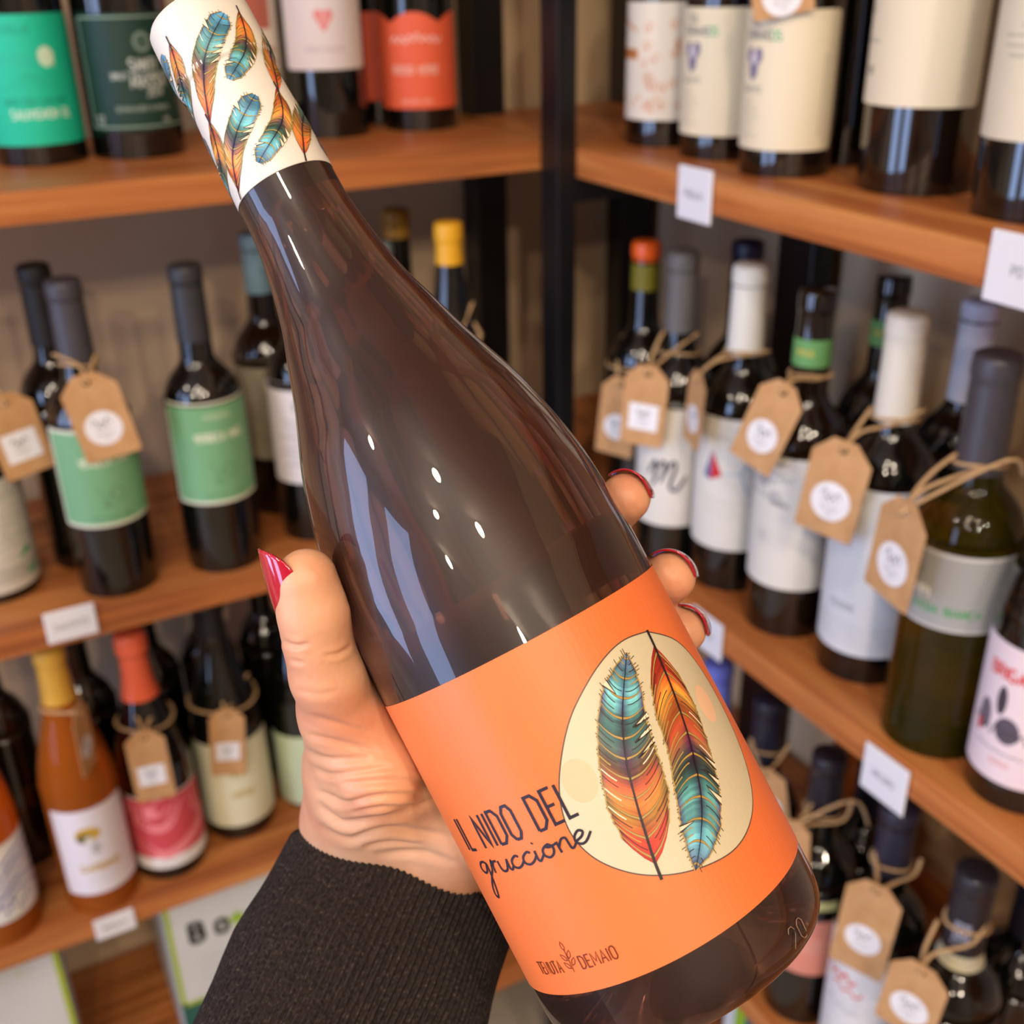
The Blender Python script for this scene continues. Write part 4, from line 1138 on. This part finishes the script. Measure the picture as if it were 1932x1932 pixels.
bottle('sparkling bottle with pale green label beside the hand', T3, ('b', 590, 1482), .310, .040, 'spk', cap=(.05, (24, 24, 28), .3, 'foil'), lab=(570, 1392, 1540, -2, 78, lab_plain((206, 222, 184))))
for i, (px, py, H, lab_) in enumerate([(215, 1560, .31, 'dark bottle standing behind the gold-topped rose bottle'), (330, 1500, .31, 'dark bottle standing behind the salmon-topped bottle'),
     (430, 1460, .31, 'dark bottle standing behind the cream-labelled sparkling bottle'), (530, 1425, .31, 'dark bottle standing behind the pale-green-labelled bottle'), (60, 1600, .31, 'amber bottle in the back row behind the two rose bottles')]):
    bottle(lab_, T3, ('b', px, py), H, .033, 'bdx', M_glass_dark if i < 4 else M_glass_brown, cap=(.05, (30, 24, 26) if i < 4 else (150, 116, 52), .3, 'foil'))

# ------------------------------------------------------------------ RIGHT UNIT, top shelf
Q1, Q2, Q3 = ZR[1], ZR[2], ZR[3]
IV = (226, 212, 178)
bottle('bottle with ivory label covered in tan flower sketches, upper right shelf', Q1, ('b', 1250, 268), .30, .0375, glass=M_glass_brown, lab=(1252, 3, 228, -8, 86, lab_plain((226, 214, 192), .004, pr_floral)))
bottle('bottle with cream label and small purple emblem, no tag, upper right shelf', Q1, ('b', 1358, 291), .30, .038, glass=M_glass_brown, lab=(1355, 14, 258, -10, 84, lab_plain(IV, .004, pr_bruno)))
b = bottle('bottle with cream label and purple emblem under a kraft tag, upper right shelf', Q1, ('b', 1478, 322), .30, .0385, glass=M_glass_brown, lab=(1484, 18, 286, -16, 78, lab_plain(IV, .004, pr_bruno)))
hang_tag('kraft tag at the top picture edge over the purple-emblem label', b, (1470, -70), (1480, 30), .046, 0, 'none' and 'round', [], gap=.008)
bottle('unlabelled side of a black bottle between the two tall cream labels', Q1, ('b', 1594, 300), .30, .037)
bottle('large bottle with plain ivory label and fine black script, upper right shelf', Q1, ('b', 1722, 352), .31, .0435, 'bdx', M_glass_brown, lab=(1738, -90, 204, -18, 74, lab_plain((224, 210, 178), .004, pr_time)))
bottle('bottle with ivory label cut by the right picture edge, upper right shelf', Q1, ('b', 1950, 402), .31, .042, 'bdx', lab=(1935, -90, 270, -10, 74, lab_plain((216, 204, 176), .004, pr_hash((150, 144, 130), 21, 4))))

# ------------------------------------------------------------------ RIGHT UNIT, middle shelf
def olive_top(info):
    bands(info, info['H'] * .84, info['H'] * .93, (116, 108, 22), name='neck_seal')
b = bottle('dark bottle with bright orange cap beside the corner post', Q2, ('t', 1221, 456), .301, .037, cap=(.018, (240, 98, 30), .3, 'screw_cap'), extra=olive_top)
hang_tag('kraft tag with round sticker, leftmost on the right middle shelf', b, (1172, 726), (1156, 857), .043, -22, 'round', [[(1165, 690), (1176, 632)], [(1195, 700), (1215, 690)]], gap=.010, ringpy=(1200, 690))
b = bottle('dark bottle with grey capsule and white label bearing a black brush letter', Q2, ('t', 1290, 475), .315, .037, cap=(.075, (98, 94, 92), .5), lab=(1235, 772, 992, -14, 76, lab_plain((222, 216, 204), .003, pr_m)))
hang_tag('kraft tag with square white sticker over the brush-letter bottle', b, (1222, 705), (1208, 840), .043, -14, 'square', [[(1236, 690), (1280, 655), (1318, 628)], [(1235, 660), (1252, 625)]], gap=.010, ringpy=(1262, 668))
b = bottle('dark bottle with white capsule, its white label showing a red triangle', Q2, ('t', 1418, 500), .315, .039, cap=(.080, (226, 222, 208), .45), lab=(1355, 792, 1038, -14, 74, lab_plain((224, 218, 204), .003, pr_red)))
hang_tag('kraft tag seen almost edge-on between the brush-letter and red-triangle bottles', b, (1316, 716), (1302, 838), .040, -66, 'round', [[(1335, 690), (1375, 662)], [(1350, 682), (1410, 670), (1452, 662)]], gap=.004, ringpy=(1405, 668))
bottle('dark bottle with navy capsule behind the white-capsule bottle', Q2, ('t', 1412, 456), .315, .038, cap=(.050, (26, 26, 46), .4))
def gband(info): bands(info, info['H'] * .80, info['H'] * .875, (104, 158, 92), lambda cv, a, b: cv.text('VIVA', -.006, a + (b - a) * .4, .006, (214, 186, 60), .001))
b = bottle('bare-topped dark bottle with green neck band and vine-sketch label', Q2, ('t', 1545, 546), .315, .0385, glass=M_glass_brown, lab=(1468, 866, 1112, -14, 74, lab_plain((222, 216, 202), .003, pr_vine)), extra=gband)
hang_tag('kraft tag with round sticker in front of the vine-sketch bottle', b, (1478, 740), (1412, 876), .044, -30, 'round', [[(1488, 716), (1494, 702)], [(1500, 716), (1540, 716), (1572, 706)]], gap=.006, ringpy=(1530, 712))
bottle('dark bottle with green neck band in the back row of the right middle shelf', Q2, ('t', 1690, 520), .308, .038, extra=gband)
b = bottle('dark bottle with cream capsule and white wood-grain label', Q2, ('t', 1716, 592), .315, .0395, cap=(.085, (222, 214, 196), .45), lab=(1622, 925, 1240, -16, 78, lab_plain((216, 216, 214), .003, pr_wave)))
hang_tag('kraft tag with round sticker in front of the wood-grain-label bottle', b, (1592, 850), (1550, 1008), .050, -20, 'round', [[(1612, 815), (1645, 768)], [(1625, 815), (1690, 800), (1745, 772)]], gap=.008, ringpy=(1690, 795))
bottle('dark bottle with pale blue-white capsule in the back row, right', Q2, ('t', 1855, 568), .304, .038, cap=(.085, (206, 208, 220), .45))
b = bottle('olive glass bottle with charcoal capsule and grey label', Q2, ('t', 1886, 668), .315, .0405, 'bdx', M_glass_olive, cap=(.085, (66, 62, 66), .4), lab=(1790, 1048, 1192, -20, 80, lab_plain((158, 156, 150), .001, pr_grey)))
hang_tag('narrow-looking kraft tag with round sticker left of the grey label', b, (1708, 965), (1668, 1128), .050, -46, 'round', [[(1725, 930), (1760, 890), (1806, 855)], [(1740, 925), (1830, 890), (1900, 868)], [(1900, 868), (1932, 900)]], gap=.012, ringpy=(1830, 880))
bottle('bottle with pink and white figure label at the right picture edge', Q2, ('b', 1918, 1476), .300, .0378, 'bgy', lab=(1900, 1225, 1485, -6, 82, lab_plain((232, 212, 214), .003, pr_pinkfig)))

# ------------------------------------------------------------------ RIGHT UNIT, lower shelf
bottle('dark bottle with violet-blue capsule below the right middle shelf', Q3, ('t', 1357, 1250), .31, .0373, cap=(.075, (104, 112, 196), .4))
b = bottle('dark bottle with twine bow next to the orange label edge', Q3, ('t', 1455, 1318), .31, .038, cap=(.07, (34, 32, 44), .35))
hang_tag('kraft tag half hidden behind the orange label, lower right shelf', b, (1440, 1462), (1452, 1560), .042, -10, 'round', [[(1425, 1425), (1418, 1392)], [(1465, 1440), (1492, 1400)]], gap=.008, ringpy=(1455, 1425))
bottle('amber-coloured bottle behind the half-hidden kraft tag', Q3, ('b', 1560, 1700), .28, .038, glass=mat('amber_spirit_glass', (150, 70, 20), rough=.08, coat=.5))
def yl(info): bands(info, info['H'] * .50, info['H'] * .535, (208, 200, 130), name='paper_band')
b = bottle('dark bottle with long twine ends and a coral label beside the held bottle heel', Q3, ('t', 1567, 1422), .31, .0385, cap=(.07, (36, 32, 40), .35), lab=(1515, 1735, 1838, 6, 60, lab_plain((222, 140, 116), .003, pr_hash((236, 184, 164), 4, 5))), extra=yl)
hang_tag('kraft tag behind the heel of the held bottle, known by its long twine', b, (1492, 1560), (1490, 1650), .036, -10, 'round', [[(1510, 1545), (1545, 1500)], [(1530, 1555), (1590, 1548), (1608, 1510)], [(1608, 1510), (1640, 1560)]], gap=.004, ringpy=(1555, 1545))
b = bottle('dark bottle with black capsule, white label and red brush mark, lower right', Q3, ('t', 1700, 1520), .31, .0395, cap=(.070, (44, 42, 56), .35), lab=(1620, 1800, 2060, -14, 78, lab_plain((222, 218, 214), .003, pr_redmark)))
hang_tag('large kraft tag with round sticker, left one of the lower right pair', b, (1652, 1682), (1612, 1830), .048, -12, 'round', [[(1655, 1650), (1650, 1605)], [(1690, 1665), (1725, 1650), (1738, 1620)]], gap=.008, ringpy=(1690, 1645))
def dband(info): bands(info, info['H'] * .70, info['H'] * .745, (206, 200, 170), name='paper_band')
def crest(info):
    dband(info)
    cv = Canvas(); z = info['H'] * .80
    cv.rect(-.008, .004, z, z + .018, (150, 150, 160), 1); cv.text('D', -.002, z + .003, .012, (40, 38, 44), .0014, layer=2); cv.text('DAMA', -.002, z - .006, .004, (150, 150, 160), .0008)
    wrap(cv, 'crest', info['Rf'], info['o'], M_print, base=.0012)
b = bottle('dark bottle with silver crest on its black capsule, lower right', Q3, ('t', 1846, 1642), .31, .040, cap=(.078, (40, 38, 44), .35), extra=crest)
hang_tag('kraft tag with round sticker under the silver-crested bottle', b, (1738, 1835), (1700, 1945), .048, -12, 'round', [[(1745, 1790), (1770, 1735)], [(1760, 1800), (1835, 1780), (1862, 1735)]], gap=.008, ringpy=(1820, 1760))
bottle('dark bottle behind the silver-crested bottle at the lower right edge', Q3, ('t', 1970, 1640), .27, .040, cap=(.07, (36, 34, 44), .35))
bottle('dark bottle in the back row of the lower right shelf', Q3, ('t', 1655, 1420), .272, .038, cap=(.07, (24, 24, 32), .35))

# ------------------------------------------------------------------ price cards
price_card('white price card on the middle left shelf edge', 'L', (134, 1175), .046, .033, 'SALENTO')
price_card('white price card on the lower left shelf edge', 'L', (217, 1742), .042, .028, 'ROSATI')
price_card('white price card on the upper right shelf edge, left one', 'R', (1313, 367), .046, .044, 'PUGLIA')
price_card('white price card on the upper right shelf edge, cut by the picture edge', 'R', (1925, 512), .046, .044, 'PO')
price_card('white price card on the middle right shelf edge beside the ring finger', 'R', (1336, 1194), .046, .040, 'ROSSI')
price_card('white price card on the middle right shelf edge, lower one', 'R', (1671, 1468), .046, .044, 'NEGRO')

# ------------------------------------------------------------------ cartons on the bottom shelf
pz = on_y(347, 1902, 1.06)
def carton(label, xl, xr, y, z0, z1, word=True):
    t = thing('wine_carton', label, 'box', (xl, y, z0))
    W = xr - xl; H = z1 - z0
    m = mat('carton_white', (214, 216, 214), rough=.6)
    V, F = box_vf(0, W, 0, .20, 0, H, .002); mesh_obj('carton_body', V, F, m, t, smooth=False)
    cv = Canvas(); G = (168, 190, 40)
    s = pz[2] - z0
    for (x0, x1, y0, y1) in ((0, .006, s, H), (W - .006, W, s, H), (0, W, s, s + .006)): cv.rect(x0, x1, y0, y1, G, 1)
    cv.rect(0, W, 0, s, (40, 96, 84), 1)
    if word:
        cv.text('B', .034, H * .66, .028, (40, 40, 42), .0075, wid=.9); cv.text('O', .064, H * .66, .020, (40, 40, 42), .0065, wid=1.1)
        stx, sty = .083, H * .66 + .014
        cv.text('VINI', W * .6, H * .84, .030, (206, 216, 160), .0012)
    else:
        stx, sty = W * .62, H * .56
        cv.text('VINI', W * .70, H * .80, .030, (206, 216, 160), .0012)
    P = []
    for k in range(10):
        r = .014 if k % 2 == 0 else .006; a = PI / 2 + k * PI / 5
        P.append((stx + r * math.cos(a), sty + r * math.sin(a)))
    for k in range(10): cv.poly([(stx, sty), P[k], P[(k + 1) % 10]], (150, 190, 30), 3)
    if not word: cv.poly([(stx, sty - .006), (stx + .008, sty - .016), (stx + .003, sty - .016)], (40, 44, 40), 4)
    for k in range(7): cv.line([(.03, H * (.56 - .05 * k)), (W * .8, H * (.56 - .05 * k))], .0015, (196, 198, 198), 2)
    flat(cv, 'front_print', t, M_print, lambda x, y, l: (x, -.0004 - l, y))
cx0 = on_y(322, 1800, 1.06)[0]
carton('white carton with green edging, black letters and a green star, nearest the sleeve', cx0, cx0 + .20, 1.06, ZL[4] + .001, ZL[3] - TH - .012)
cx1 = on_y(125, 1860, 1.06)[0]
carton('white carton with green edging at the lower left corner', cx1 - .20, cx1, 1.06, ZL[4] + .001, ZL[3] - TH - .012, False)
pr_ = on_x(1400, 1900, .66)
t = thing('wine_carton', 'white carton with green stripe under the heel of the held bottle', 'box', (.66, pr_[1] - .02, ZR[4]), -PI / 2)
V, F = box_vf(-.05, .06, 0, .12, 0, .30, .002); mesh_obj('carton_body', V, F, mat('carton_white'), t, smooth=False)
cv = Canvas(); cv.rect(-.03, -.012, .16, .299, (150, 190, 40), 1); cv.rect(-.012, .004, .16, .299, (40, 100, 110), 1)
flat(cv, 'front_print', t, M_print, lambda x, y, l: (x, -.0004 - l, y))
